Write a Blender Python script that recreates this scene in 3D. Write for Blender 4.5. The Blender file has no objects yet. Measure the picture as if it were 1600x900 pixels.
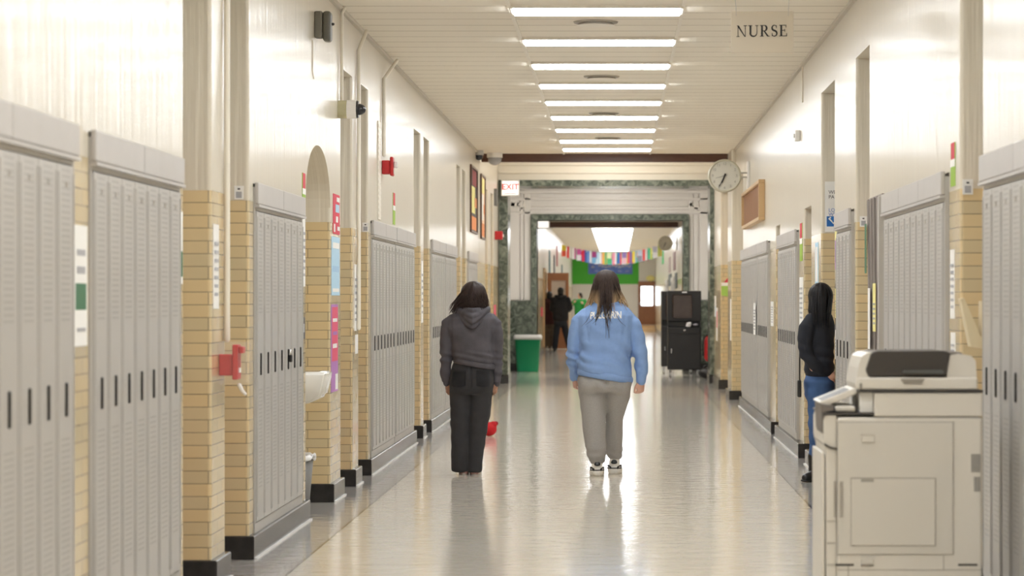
import bpy, bmesh, math, random
from mathutils import Vector, Matrix, noise
from mathutils.bvhtree import BVHTree
random.seed(7)
PI = math.pi
sc = bpy.context.scene
C = sc.collection
F = 4200.0                       # focal length in pixels of a 1600 px wide frame
VX, VY, EYE = 965.0, 467.0, 1.45
def X(px, Y): return (px - VX) * Y / F
def Z(py, Y): return EYE - (py - VY) * Y / F
WL, WR, ZC = -2.05, 1.70, 3.60   # wall faces, ceiling height

# ------------------------------------------------------------------ helpers
def link(o, parent=None):
    C.objects.link(o)
    if parent is not None: o.parent = parent
    return o
def obj(name, bm, mat, parent=None, smooth=False, loc=None):
    me = bpy.data.meshes.new(name)
    if isinstance(bm, bmesh.types.BMesh):
        bm.normal_update(); bm.to_mesh(me); bm.free()
    else: me = bm
    o = bpy.data.objects.new(name, me)
    for m in (mat if isinstance(mat, (list, tuple)) else [mat]): me.materials.append(m)
    if smooth:
        for p in me.polygons: p.use_smooth = True
    if loc is not None: o.location = loc
    return link(o, parent)
def tag(o, label=None, cat=None, group=None, kind=None):
    if label: o['label'] = label
    if cat: o['category'] = cat
    if group: o['group'] = group
    if kind: o['kind'] = kind
    return o
def empty(name, loc, rz=0):
    o = bpy.data.objects.new(name, None); o.location = loc; o.rotation_euler = (0, 0, rz)
    o.empty_display_size = .1
    return link(o)
def struct(name, bm, mat, **k):
    o = obj(name, bm, mat, **k); o['kind'] = 'structure'; return o
def copy_tree(o, parent=None):
    c = o.copy(); C.objects.link(c); c.parent = parent
    for ch in [x for x in o.children]: copy_tree(ch, c)
    return c
def B(): return bmesh.new()
def box(bm, x0, x1, y0, y1, z0, z1, bev=0, seg=2, mi=0):
    r = bmesh.ops.create_cube(bm, size=1)
    vs = r['verts']
    for v in vs:
        v.co = Vector(((x0+x1)/2 + v.co.x*(x1-x0), (y0+y1)/2 + v.co.y*(y1-y0), (z0+z1)/2 + v.co.z*(z1-z0)))
    fs = set(f for v in vs for f in v.link_faces)
    for f in fs: f.material_index = mi
    if bev > 0:
        es = set(e for v in vs for e in v.link_edges)
        rr = bmesh.ops.bevel(bm, geom=list(es), offset=bev, segments=seg, affect='EDGES', profile=.5, material=mi)
    return bm
def prism(bm, pts, a0, a1, axis='y', mi=0):
    """polygon in the two other axes, extruded along axis from a0 to a1"""
    def co(p, a):
        if axis == 'y': return Vector((p[0], a, p[1]))
        if axis == 'x': return Vector((a, p[0], p[1]))
        return Vector((p[0], p[1], a))
    v0 = [bm.verts.new(co(p, a0)) for p in pts]; v1 = [bm.verts.new(co(p, a1)) for p in pts]
    n = len(pts); fs = []
    fs.append(bm.faces.new(v0)); fs.append(bm.faces.new(v1[::-1]))
    for i in range(n): fs.append(bm.faces.new((v0[i], v1[i], v1[(i+1) % n], v0[(i+1) % n])))
    for f in fs: f.material_index = mi
    bmesh.ops.recalc_face_normals(bm, faces=fs)
    return bm
def cyl(bm, p0, p1, r0, r1=None, n=20, mi=0):
    p0, p1 = Vector(p0), Vector(p1); r1 = r0 if r1 is None else r1
    d = (p1 - p0).normalized(); up = Vector((0, 0, 1)) if abs(d.z) < .9 else Vector((1, 0, 0))
    a = d.cross(up).normalized(); b = d.cross(a)
    ring = lambda p, r: [bm.verts.new(p + (a*math.cos(t*2*PI/n) + b*math.sin(t*2*PI/n))*r) for t in range(n)]
    v0, v1 = ring(p0, r0), ring(p1, r1); fs = [bm.faces.new(v0), bm.faces.new(v1[::-1])]
    for i in range(n): fs.append(bm.faces.new((v0[i], v1[i], v1[(i+1) % n], v0[(i+1) % n])))
    for f in fs: f.material_index = mi
    bmesh.ops.recalc_face_normals(bm, faces=fs)
    return bm
def tube(bm, pts, rad, n=10, caps=True, flat=None, endk=1.0):
    """swept tube; rad = list of radii or (ra, rb); flat = reference up vector for oval sections"""
    pts = [Vector(p) for p in pts]; N = len(pts); rings = []
    ref = Vector(flat) if flat else Vector((0, 1, 0))
    P, R = [], []
    rr = [r if isinstance(r, (tuple, list)) else (r, r) for r in rad]
    tan = []
    for i in range(N):
        t = pts[min(i+1, N-1)] - pts[max(i-1, 0)]
        tan.append(t.normalized() if t.length > 1e-9 else Vector((0, 0, 1)))
    seq = []
    if caps:
        for k in (0.15, .5, .85):
            s = math.sin(k*PI/2); c = math.cos(k*PI/2); m = min(rr[0])
            seq.append((pts[0] - tan[0]*m*c, (rr[0][0]*s, rr[0][1]*s), tan[0]))
    for i in range(N): seq.append((pts[i], rr[i], tan[i]))
    if caps:
        for k in (.85, .5, .15):
            s = math.sin(k*PI/2); c = math.cos(k*PI/2); m = min(rr[-1])
            seq.append((pts[-1] + tan[-1]*m*c*endk, (rr[-1][0]*s, rr[-1][1]*s), tan[-1]))
    for p, r, t in seq:
        rf = ref if abs(t.dot(ref)) < .95 else Vector((1, 0, 0))
        a = t.cross(rf).normalized(); b = a.cross(t).normalized()
        rings.append([bm.verts.new(p + a*math.cos(2*PI*k/n)*r[0] + b*math.sin(2*PI*k/n)*r[1]) for k in range(n)])
    fs = []
    for i in range(len(rings)-1):
        for k in range(n):
            fs.append(bm.faces.new((rings[i][k], rings[i][(k+1) % n], rings[i+1][(k+1) % n], rings[i+1][k])))
    fs.append(bm.faces.new(rings[0][::-1])); fs.append(bm.faces.new(rings[-1]))
    bmesh.ops.recalc_face_normals(bm, faces=fs)
    return bm
def ell(bm, c, r, n=16, rot=None):
    m = Matrix.Translation(Vector(c)) @ (rot.to_4x4() if rot else Matrix()) @ Matrix.Diagonal((r[0], r[1], r[2], 1))
    bmesh.ops.create_uvsphere(bm, u_segments=n, v_segments=max(8, n*3//4), radius=1, matrix=m)
    return bm
def stack(bm, rings, n=28, p=2.3):
    """closed body from horizontal oval rings (cx, cy, z, rx, ry)"""
    rs = []
    for cx, cy, z, rx, ry in rings:
        v = []
        for k in range(n):
            t = 2*PI*k/n; c, s = math.cos(t), math.sin(t)
            v.append(bm.verts.new((cx + rx*math.copysign(abs(c)**(2/p), c), cy + ry*math.copysign(abs(s)**(2/p), s), z)))
        rs.append(v)
    fs = []
    for i in range(len(rs)-1):
        for k in range(n): fs.append(bm.faces.new((rs[i][k], rs[i][(k+1) % n], rs[i+1][(k+1) % n], rs[i+1][k])))
    fs.append(bm.faces.new(rs[0][::-1])); fs.append(bm.faces.new(rs[-1]))
    bmesh.ops.recalc_face_normals(bm, faces=fs)
    return bm
def fuse(bm, voxel, smooth=4):
    """one continuous surface from overlapping closed shapes"""
    me = bpy.data.meshes.new('t'); bm.to_mesh(me); bm.free()
    o = bpy.data.objects.new('t', me); C.objects.link(o)
    m = o.modifiers.new('r', 'REMESH'); m.mode = 'VOXEL'; m.voxel_size = voxel
    if smooth:
        s = o.modifiers.new('s', 'SMOOTH'); s.iterations = smooth; s.factor = .5
    dg = bpy.context.evaluated_depsgraph_get(); dg.update()
    out = bpy.data.meshes.new_from_object(o.evaluated_get(dg))
    bpy.data.objects.remove(o); bpy.data.meshes.remove(me)
    out.materials.clear()
    for p in out.polygons: p.use_smooth = True
    return out
def wrinkle(me, fn):
    me.update(); ns = [v.normal.copy() for v in me.vertices]
    for v, nn in zip(me.vertices, ns): v.co += nn * fn(v.co)
    me.update(); return me
def text_mesh(s, size, extrude=.002, align='CENTER', shear=0, bold=0, space=1.0):
    cu = bpy.data.curves.new('t', 'FONT'); cu.body = s; cu.size = size; cu.extrude = extrude
    cu.align_x = align; cu.align_y = 'CENTER'; cu.shear = shear; cu.offset = bold; cu.space_character = space
    o = bpy.data.objects.new('t', cu); C.objects.link(o)
    dg = bpy.context.evaluated_depsgraph_get(); dg.update()
    me = bpy.data.meshes.new_from_object(o.evaluated_get(dg))
    bpy.data.objects.remove(o); me.materials.clear()
    return me
def stand(me, loc, rz=0):
    """stand a flat text mesh upright facing -y, turned by rz, at loc"""
    me.transform(Matrix.Translation(Vector(loc)) @ Matrix.Rotation(rz, 4, 'Z') @ Matrix.Rotation(PI/2, 4, 'X')); return me

# ------------------------------------------------------------------ materials
MATS = {}
def nodes(name):
    m = bpy.data.materials.new(name); m.use_nodes = True; nt = m.node_tree
    return m, nt, nt.nodes['Principled BSDF']
def N(nt, t, **k):
    n = nt.nodes.new(t)
    for a, b in k.items():
        if a == 'ins':
            for i, v in b.items(): n.inputs[i].default_value = v
        else: setattr(n, a, b)
    return n
def math_(nt, op, a, b=None, c=None):
    n = nt.nodes.new('ShaderNodeMath'); n.operation = op
    for i, v in enumerate((a, b, c)):
        if v is None: continue
        if isinstance(v, (int, float)): n.inputs[i].default_value = v
        else: nt.links.new(v, n.inputs[i])
    return n.outputs[0]
def mixc(nt, f, a, b, mode='MIX'):
    n = nt.nodes.new('ShaderNodeMix'); n.data_type = 'RGBA'; n.blend_type = mode
    for s, v in ((n.inputs[0], f), (n.inputs[6], a), (n.inputs[7], b)):
        if isinstance(v, (int, float)): s.default_value = v
        elif isinstance(v, tuple): s.default_value = (v + (1,))[:4]
        else: nt.links.new(v, s)
    return n.outputs[2]
def mat(name, col, rough=.5, metal=0, emit=None, es=0, var=0, vs=8, bump=0, bs=40, coat=0, alpha=1, trans=0, spec=None, stretch=None):
    if name in MATS: return MATS[name]
    m, nt, b = nodes(name)
    b.inputs['Base Color'].default_value = (*col, 1); b.inputs['Roughness'].default_value = rough
    b.inputs['Metallic'].default_value = metal
    if spec is not None: b.inputs['Specular IOR Level'].default_value = spec
    if coat: b.inputs['Coat Weight'].default_value = coat; b.inputs['Coat Roughness'].default_value = .12
    if alpha < 1: b.inputs['Alpha'].default_value = alpha
    if trans: b.inputs['Transmission Weight'].default_value = trans
    if emit: b.inputs['Emission Color'].default_value = (*emit, 1); b.inputs['Emission Strength'].default_value = es
    tc = N(nt, 'ShaderNodeTexCoord'); vec = tc.outputs['Object']
    if stretch:
        mp = N(nt, 'ShaderNodeMapping', ins={3: stretch}); nt.links.new(vec, mp.inputs[0]); vec = mp.outputs[0]
    if var:
        t = N(nt, 'ShaderNodeTexNoise', ins={'Scale': vs, 'Detail': 4}); nt.links.new(vec, t.inputs['Vector'])
        f = math_(nt, 'MULTIPLY_ADD', t.outputs[0], 2*var, 1-var)
        h = nt.nodes.new('ShaderNodeHueSaturation'); h.inputs['Color'].default_value = (*col, 1)
        nt.links.new(f, h.inputs['Value']); nt.links.new(h.outputs[0], b.inputs['Base Color'])
    if bump:
        t = N(nt, 'ShaderNodeTexNoise', ins={'Scale': bs, 'Detail': 3}); nt.links.new(vec, t.inputs['Vector'])
        bp = N(nt, 'ShaderNodeBump', ins={'Strength': bump, 'Distance': .01}); nt.links.new(t.outputs[0], bp.inputs['Height'])
        nt.links.new(bp.outputs[0], b.inputs['Normal'])
    MATS[name] = m
    return m

def wall_material():
    m, nt, b = nodes('glazed brick below gloss paint')
    g = N(nt, 'ShaderNodeNewGeometry'); sp = N(nt, 'ShaderNodeSeparateXYZ'); nt.links.new(g.outputs['Position'], sp.inputs[0])
    sn = N(nt, 'ShaderNodeSeparateXYZ'); nt.links.new(g.outputs['True Normal'], sn.inputs[0])
    side = math_(nt, 'GREATER_THAN', math_(nt, 'ABSOLUTE', sn.outputs[0]), .5)
    mx = nt.nodes.new('ShaderNodeMix'); nt.links.new(side, mx.inputs[0]); nt.links.new(math_(nt, 'ADD', sp.outputs[0], .18), mx.inputs[2]); nt.links.new(sp.outputs[1], mx.inputs[3])
    cb = N(nt, 'ShaderNodeCombineXYZ'); nt.links.new(mx.outputs[0], cb.inputs[0]); nt.links.new(math_(nt, 'SUBTRACT', sp.outputs[2], .13), cb.inputs[1])
    br = N(nt, 'ShaderNodeTexBrick', offset=.5, ins={'Scale': 1, 'Mortar Size': .0026, 'Mortar Smooth': .2, 'Brick Width': .29, 'Row Height': .0645, 'Bias': 0.0,
        'Color1': (.70, .53, .28, 1), 'Color2': (.58, .48, .29, 1), 'Mortar': (.22, .17, .11, 1)})
    nt.links.new(cb.outputs[0], br.inputs['Vector'])
    nz = N(nt, 'ShaderNodeTexNoise', ins={'Scale': 5}); nt.links.new(cb.outputs[0], nz.inputs['Vector'])
    brc = mixc(nt, math_(nt, 'MULTIPLY', nz.outputs[0], .35), br.outputs[0], (.72, .62, .45))
    # paint with soft vertical brush waviness
    mp = N(nt, 'ShaderNodeMapping', ins={3: (14, .45, 1)}); nt.links.new(cb.outputs[0], mp.inputs[0])
    st = N(nt, 'ShaderNodeTexNoise', ins={'Scale': 1.6, 'Detail': 3}); nt.links.new(mp.outputs[0], st.inputs['Vector'])
    pc = mixc(nt, st.outputs[0], (.66, .60, .49), (.72, .665, .56))
    up = math_(nt, 'GREATER_THAN', sp.outputs[2], 1.998)
    nt.links.new(mixc(nt, up, brc, pc), b.inputs['Base Color'])
    r = nt.nodes.new('ShaderNodeMix'); nt.links.new(up, r.inputs[0]); r.inputs[2].default_value = .16; r.inputs[3].default_value = .30
    nt.links.new(r.outputs[0], b.inputs['Roughness'])
    h = nt.nodes.new('ShaderNodeMix'); nt.links.new(up, h.inputs[0])
    nt.links.new(math_(nt, 'MULTIPLY', br.outputs['Fac'], -.35), h.inputs[2]); nt.links.new(math_(nt, 'MULTIPLY', st.outputs[0], 1.7), h.inputs[3])
    b.inputs['Coat Weight'].default_value = .35; b.inputs['Coat Roughness'].default_value = .14
    bp = N(nt, 'ShaderNodeBump', ins={'Strength': .9, 'Distance': .005}); nt.links.new(bp.outputs[0], b.inputs['Coat Normal']); nt.links.new(h.outputs[0], bp.inputs['Height']); nt.links.new(bp.outputs[0], b.inputs['Normal'])
    return m
def floor_material():
    m, nt, b = nodes('polished terrazzo')
    g = N(nt, 'ShaderNodeNewGeometry'); sp = N(nt, 'ShaderNodeSeparateXYZ'); nt.links.new(g.outputs['Position'], sp.inputs[0])
    d = math_(nt, 'ABSOLUTE', math_(nt, 'SUBTRACT', sp.outputs[0], -.197))          # distance from the middle of the field
    border = math_(nt, 'GREATER_THAN', d, 1.543)
    line = math_(nt, 'COMPARE', d, 1.543, .007)
    line2 = math_(nt, 'LESS_THAN', math_(nt, 'FRACT', math_(nt, 'DIVIDE', sp.outputs[1], 1.83)), .006)
    band = math_(nt, 'MULTIPLY', math_(nt, 'GREATER_THAN', sp.outputs[1], 44.6), math_(nt, 'LESS_THAN', sp.outputs[1], 50.0))
    v = N(nt, 'ShaderNodeTexVoronoi', ins={'Scale': 90}); nt.links.new(g.outputs['Position'], v.inputs['Vector'])
    n1 = N(nt, 'ShaderNodeTexNoise', ins={'Scale': 1.3, 'Detail': 5}); nt.links.new(g.outputs['Position'], n1.inputs['Vector'])
    field = mixc(nt, n1.outputs[0], (.72, .665, .57), (.82, .765, .675))
    grey = mixc(nt, n1.outputs[0], (.46, .44, .42), (.56, .54, .52))
    c = mixc(nt, math_(nt, 'MAXIMUM', border, band), field, grey)
    c = mixc(nt, .22, c, v.outputs['Color'], 'SOFT_LIGHT')
    c = mixc(nt, math_(nt, 'MAXIMUM', line, math_(nt, 'MULTIPLY', line2, .3)), c, (.12, .10, .08))
    nt.links.new(c, b.inputs['Base Color'])
    b.inputs['Roughness'].default_value = .11
    b.inputs['Coat Weight'].default_value = .25; b.inputs['Coat Roughness'].default_value = .08
    n2 = N(nt, 'ShaderNodeTexNoise', ins={'Scale': 6, 'Detail': 4, 'Roughness': .6}); nt.links.new(g.outputs['Position'], n2.inputs['Vector'])
    bp = N(nt, 'ShaderNodeBump', ins={'Strength': .65, 'Distance': .005}); nt.links.new(n2.outputs[0], bp.inputs['Height'])
    nt.links.new(bp.outputs[0], b.inputs['Normal']); nt.links.new(bp.outputs[0], b.inputs['Coat Normal'])
    return m
def ceiling_material():
    m, nt, b = nodes('acoustic ceiling tile')
    g = N(nt, 'ShaderNodeNewGeometry'); sp = N(nt, 'ShaderNodeSeparateXYZ'); nt.links.new(g.outputs['Position'], sp.inputs[0])
    fr = math_(nt, 'FRACT', math_(nt, 'DIVIDE', math_(nt, 'ADD', sp.outputs[1], .05), .46))
    ln = math_(nt, 'LESS_THAN', fr, .035)
    n1 = N(nt, 'ShaderNodeTexNoise', ins={'Scale': .6}); nt.links.new(g.outputs['Position'], n1.inputs['Vector'])
    c = mixc(nt, n1.outputs[0], (.80, .74, .64), (.86, .81, .72))
    nt.links.new(mixc(nt, ln, c, (.30, .24, .17)), b.inputs['Base Color'])
    b.inputs['Roughness'].default_value = .8; b.inputs['Specular IOR Level'].default_value = .2
    n2 = N(nt, 'ShaderNodeTexNoise', ins={'Scale': 120}); nt.links.new(g.outputs['Position'], n2.inputs['Vector'])
    bp = N(nt, 'ShaderNodeBump', ins={'Strength': .2, 'Distance': .003}); nt.links.new(n2.outputs[0], bp.inputs['Height']); nt.links.new(bp.outputs[0], b.inputs['Normal'])
    return m
def locker_material():
    m, nt, b = nodes('grey louvred locker steel')
    tc = N(nt, 'ShaderNodeTexCoord'); sp = N(nt, 'ShaderNodeSeparateXYZ'); nt.links.new(tc.outputs['Object'], sp.inputs[0])
    fr = math_(nt, 'FRACT', math_(nt, 'DIVIDE', sp.outputs[2], .022))
    slit = math_(nt, 'LESS_THAN', math_(nt, 'ABSOLUTE', math_(nt, 'SUBTRACT', fr, .5)), .17)
    mid = math_(nt, 'LESS_THAN', math_(nt, 'ABSOLUTE', sp.outputs[1]), .075)
    z = sp.outputs[2]
    up = math_(nt, 'MULTIPLY', math_(nt, 'GREATER_THAN', z, 1.24), math_(nt, 'LESS_THAN', z, 1.88))
    lo = math_(nt, 'MULTIPLY', math_(nt, 'GREATER_THAN', z, .24), math_(nt, 'LESS_THAN', z, .82))
    f = math_(nt, 'MULTIPLY', math_(nt, 'MULTIPLY', slit, mid), math_(nt, 'MAXIMUM', up, lo))
    n1 = N(nt, 'ShaderNodeTexNoise', ins={'Scale': 3}); nt.links.new(tc.outputs['Object'], n1.inputs['Vector'])
    c = mixc(nt, n1.outputs[0], (.44, .423, .40), (.50, .482, .458))
    nt.links.new(mixc(nt, math_(nt, 'MULTIPLY', f, .33), c, (.12, .11, .10)), b.inputs['Base Color'])
    b.inputs['Roughness'].default_value = .33
    bp = N(nt, 'ShaderNodeBump', ins={'Strength': .5, 'Distance': .004}); bp.invert = True
    nt.links.new(f, bp.inputs['Height']); nt.links.new(bp.outputs[0], b.inputs['Normal'])
    return m
def marble_material():
    m, nt, b = nodes('green marble')
    g = N(nt, 'ShaderNodeTexCoord')
    n1 = N(nt, 'ShaderNodeTexNoise', ins={'Scale': 9, 'Detail': 8, 'Distortion': 1.2}); nt.links.new(g.outputs['Object'], n1.inputs['Vector'])
    r = nt.nodes.new('ShaderNodeValToRGB'); nt.links.new(n1.outputs[0], r.inputs[0])
    r.color_ramp.elements[0].position = .35; r.color_ramp.elements[0].color = (.055, .07, .055, 1)
    r.color_ramp.elements[1].position = .68; r.color_ramp.elements[1].color = (.27, .29, .24, 1)
    e = r.color_ramp.elements.new(.52); e.color = (.14, .165, .13, 1)
    nt.links.new(r.outputs[0], b.inputs['Base Color']); b.inputs['Roughness'].default_value = .18
    return m
def wood_material(name, c1, c2, sc_=(12, 12, 1.2), rough=.35):
    m, nt, b = nodes(name)
    g = N(nt, 'ShaderNodeTexCoord'); mp = N(nt, 'ShaderNodeMapping', ins={3: sc_}); nt.links.new(g.outputs['Object'], mp.inputs[0])
    n1 = N(nt, 'ShaderNodeTexNoise', ins={'Scale': 2, 'Detail': 6, 'Distortion': 1}); nt.links.new(mp.outputs[0], n1.inputs['Vector'])
    nt.links.new(mixc(nt, n1.outputs[0], c1, c2), b.inputs['Base Color']); b.inputs['Roughness'].default_value = rough
    return m
def hair_material(name, root, tip=None, zt=1.5, zr=.1, side=None):
    """strand-streaked hair; tip colour by height (dyed lengths), or for the strands lying to the sides"""
    m, nt, b = nodes(name)
    g = N(nt, 'ShaderNodeTexCoord'); mp = N(nt, 'ShaderNodeMapping', ins={3: (160, 160, 6)}); nt.links.new(g.outputs['Object'], mp.inputs[0])
    n1 = N(nt, 'ShaderNodeTexNoise', ins={'Scale': 1, 'Detail': 3}); nt.links.new(mp.outputs[0], n1.inputs['Vector'])
    d = tuple(x*.2 for x in root); c = mixc(nt, n1.outputs[0], d, tuple(x*2.1 for x in root))
    if tip:
        sp = N(nt, 'ShaderNodeSeparateXYZ'); nt.links.new(g.outputs['Object'], sp.inputs[0])
        f = math_(nt, 'DIVIDE', math_(nt, 'SUBTRACT', zt, sp.outputs[2]), zr)
        if side is not None:
            sx = math_(nt, 'DIVIDE', math_(nt, 'SUBTRACT', math_(nt, 'ABSOLUTE', math_(nt, 'SUBTRACT', sp.outputs[0], side[0])), side[1]), .03)
            cl = nt.nodes.new('ShaderNodeClamp'); nt.links.new(sx, cl.inputs[0]); f = math_(nt, 'MULTIPLY', f, cl.outputs[0])
        cl = nt.nodes.new('ShaderNodeClamp'); nt.links.new(f, cl.inputs[0])
        f = math_(nt, 'MULTIPLY', cl.outputs[0], math_(nt, 'MULTIPLY_ADD', n1.outputs[0], .9, .35))
        cl2 = nt.nodes.new('ShaderNodeClamp'); nt.links.new(f, cl2.inputs[0])
        c = mixc(nt, cl2.outputs[0], c, tip)
    nt.links.new(c, b.inputs['Base Color']); b.inputs['Roughness'].default_value = .5; b.inputs['Specular IOR Level'].default_value = .25
    return m

M_wall, M_floor, M_ceil, M_lock, M_marble = wall_material(), floor_material(), ceiling_material(), locker_material(), marble_material()
M_plinth = mat('black base stone', (.03, .028, .026), .22, var=.5, vs=14)
M_frame = mat('locker frame steel', (.47, .45, .42), .35, var=.06)
M_hood = mat('locker hood steel', (.50, .475, .455), .42, var=.05)
M_black = mat('black plastic', (.012, .011, .011), .4)
M_rubber = mat('black rubber', (.02, .02, .02), .7)
M_cream = mat('cream plaster', (.84, .79, .69), .4, var=.04, vs=3)
M_white = mat('white gloss paint', (.84, .82, .79), .3)
M_tbar = mat('ceiling runner', (.80, .75, .66), .5)
M_lamp = mat('lit lamp diffuser', (.9, .9, .9), .5, emit=(.925, .965, 1.0), es=8)
M_lampfar = M_lamp
M_beam = wood_material('dark stained beam', (.055, .02, .012), (.13, .055, .03), (3, 20, 20))
M_wood = wood_material('reddish brown door wood', (.23, .085, .03), (.38, .16, .065))
M_oak = wood_material('light oak', (.52, .33, .15), (.66, .45, .24))
M_steel = mat('brushed steel', (.62, .62, .62), .25, 1)
M_chrome = mat('chrome', (.8, .8, .8), .08, 1)
M_paper = mat('white paper', (.86, .85, .82), .6)
M_red = mat('red plastic', (.50, .015, .018), .35)
M_glassclear = mat('clear plastic cover', (.95, .95, .95), .05, alpha=.09)
M_brwn = wood_material('brown slat wood', (.20, .085, .03), (.36, .17, .07), (1, 14, 1), .65)

# ------------------------------------------------------------------ walls with openings
FAR = 122.0
DR = 3.165        # door alcove height
# (y0, y1, top, kind)
LEFT = [(7.86, 10.10, 2.10, 'lk'), (10.41, 12.55, 2.10, 'lk'), (12.69, 13.56, DR, 'dr'), (14.04, 14.95, DR, 'dr'), (15.12, 17.42, 2.10, 'lk'),
        (17.67, 19.17, 0, 'niche'), (19.90, 20.77, DR, 'dr'), (21.26, 22.08, DR, 'dr'), (22.3, 26.95, 2.10, 'lk'), (27.05, 27.96, DR, 'dr'),
        (28.40, 29.24, DR, 'dr'), (29.45, 33.95, 2.10, 'lk'), (34.2, 35.05, DR, 'dr'), (35.45, 36.3, DR, 'dr'), (36.7, 39.0, 2.10, 'lk'), (41.6, 42.5, DR, 'dr'), (43.4, 44.3, DR, 'dr')]
RIGHT = [(10.2, 12.34, 2.10, 'lk'), (12.52, 13.34, DR, 'dr'), (13.78, 16.92, 2.10, 'lk'), (18.15, 19.18, DR, 'dr'), (19.32, 20.6, 2.10, 'lk'),
         (21.06, 22.45, DR, 'dr'), (23.6, 24.5, 2.27, 'dr'), (25.2, 28.05, 2.10, 'lk'), (28.15, 28.85, 2.23, 'dr'), (29.95, 36.35, 2.10, 'lk'), (40.4, 42.9, DR, 'rc')]
DEEP = .40
def pier(bm, s, xf, y0, y1, z1, r=.018, ra=True, rb=True):
    xb = xf + s*DEEP
    pts = [(xb, y0)]
    if ra:
        for a in range(0, 5):
            t = a/4*PI/2; pts.append((xf + s*r - s*r*math.sin(t), y0 + r - r*math.cos(t)))
    else: pts.append((xf, y0))
    if rb:
        for a in range(0, 5):
            t = a/4*PI/2; pts.append((xf + s*r - s*r*math.cos(t), y1 - r + r*math.sin(t)))
    else: pts.append((xf, y1))
    pts.append((xb, y1))
    prism(bm, pts, 0, z1, 'z')
def make_wall(name, s, xf, ops, ya, yb, ztop):
    bm = B(); xb = xf + s*DEEP
    y = ya; prev = False
    for (a, b, top, kd) in ops:
        if a < ya or a > yb: continue
        pier(bm, s, xf, y, a, ztop, ra=prev, rb=kd != 'lk'); prev = kd != 'lk'
        if kd == 'niche':
            yc, hw, spr, rise = (a+b)/2, (b-a)/2, 2.10, .40
            arch = [(yc + hw*math.cos(t*PI/24), spr + rise*math.sin(t*PI/24)**.9) for t in range(25)]
            pts = [(a, ztop)] + arch[::-1] + [(b, ztop)]
            # strips so every face stays convex
            for q0, q1 in ((a-.018, a), (b, b+.018)): box(bm, min(xf, xb), max(xf, xb), q0, q1, spr, ztop)
            for i in range(24):
                p, q = arch[i], arch[i+1]
                prism(bm, [(p[0], p[1]), (p[0], ztop), (q[0], ztop), (q[0], q[1])], min(xf, xb), max(xf, xb), 'x')
        else:
            box(bm, min(xf, xb), max(xf, xb), a-(0 if kd == 'lk' else .018), b+(0 if kd == 'lk' else .018), top, ztop)
        y = b
    pier(bm, s, xf, y, yb, ztop, ra=prev, rb=False)
    box(bm, min(xb, xb + s*.15), max(xb, xb + s*.15), ya, yb, 0, ztop)
    return struct(name, bm, M_wall)
wl = make_wall('wall_left', -1, WL, [o for o in LEFT if o[0] < 39.8], -8, 39.8, ZC)
wr = make_wall('wall_right', 1, WR, [o for o in RIGHT if o[0] < 36.5], -8, 36.4, ZC)
make_wall('wall_left_lobby', -1, WL, [o for o in LEFT if o[0] > 39.8], 39.82, 46.2, 4.2)
b = B(); box(b, 2.1, 2.25, 36.4, 38.6, 0, ZC); struct('wall_right_recess', b, M_wall)
b = B(); pier(b, 1, 1.636, 38.6, 39.8, ZC, .02); struct('wall_right_end', b, M_wall)
make_wall('wall_right_lobby', 1, 1.656, [(40.4, 43.2, DR, 'rc')], 39.82, 46.2, 4.2)
def plinths(name, s, xf, ops, ya, yb):
    """black stone base: stands 3 cm proud of every pier and runs under the lockers"""
    bm = B(); pf = xf - s*.03; y = ya
    segs = []
    for (a, b, top, kd) in ops:
        if a < ya or a > yb: continue
        if kd == 'lk': continue
        segs.append((y, a)); y = b
    segs.append((y, yb))
    for a, b in segs:
        box(bm, min(pf, xf + s*DEEP), max(pf, xf + s*DEEP), a - (.012 if a > ya else 0), b + (.012 if b < yb else 0), 0, .13, .006, 1)
    o = struct(name, bm, M_plinth)
    bm = B()
    for a, b in segs: box(bm, min(pf, pf - s*.014), max(pf, pf - s*.014), a, b, 0, .008)  # white strip drawn in for the reflected line where base meets floor
    q = struct('trim_' + ('1' if s < 0 else '2'), bm, M_white)
plinths('baseboard_left', -1, WL, LEFT[:15], -8, 39.8)
plinths('baseboard_right', 1, 1.675, RIGHT[:10], -8, 36.4)
b = B(); box(b, 1.60, 2.1, 38.58, 39.8, 0, .13); box(b, 1.62, 2.1, 43.18, 46.2, 0, .15); struct('baseboard_lobby_right', b, M_plinth)
b = B()
for a0, a1 in ((39.82, 41.6), (42.5, 43.4), (44.3, 46.2)): box(b, -2.4, -2.02, a0, a1, 0, .13)
struct('baseboard_lobby_left', b, M_plinth)
b = B(); box(b, -3, 3, -8, FAR + .5, -.15, 0); struct('floor', b, M_floor)
b = B(); box(b, -2.3, 2.3, -8, 39.8, ZC, ZC + .12); struct('ceiling', b, M_ceil)
b = B(); box(b, -3, 3, -8.2, -8, 0, ZC); struct('wall_back', b, M_wall)
b = B(); box(b, -3, 3, 39.8, 46.2, 4.2, 4.3); struct('ceiling_lobby', b, M_cream)
# dropped ceiling runners and wall angles
b = B()
for x in (-.795, .482): box(b, x-.014, x+.014, -8, 39.8, ZC-.012, ZC-.001)
struct('trim_3', b, M_tbar)
b = B()
box(b, WL, WL+.03, -8, 39.8, ZC-.03, ZC-.001); box(b, WR-.03, WR, -8, 39.8, ZC-.03, ZC-.001)
struct('trim_4', b, mat('wall angle', (.55, .50, .42), .5))
# brown beam at the end of the dropped ceiling
b = B(); box(b, WL+.03, 1.636, 39.84, 39.98, 3.48, 3.62, .006, 1)
struct('beam_brown', b, M_beam)

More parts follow.
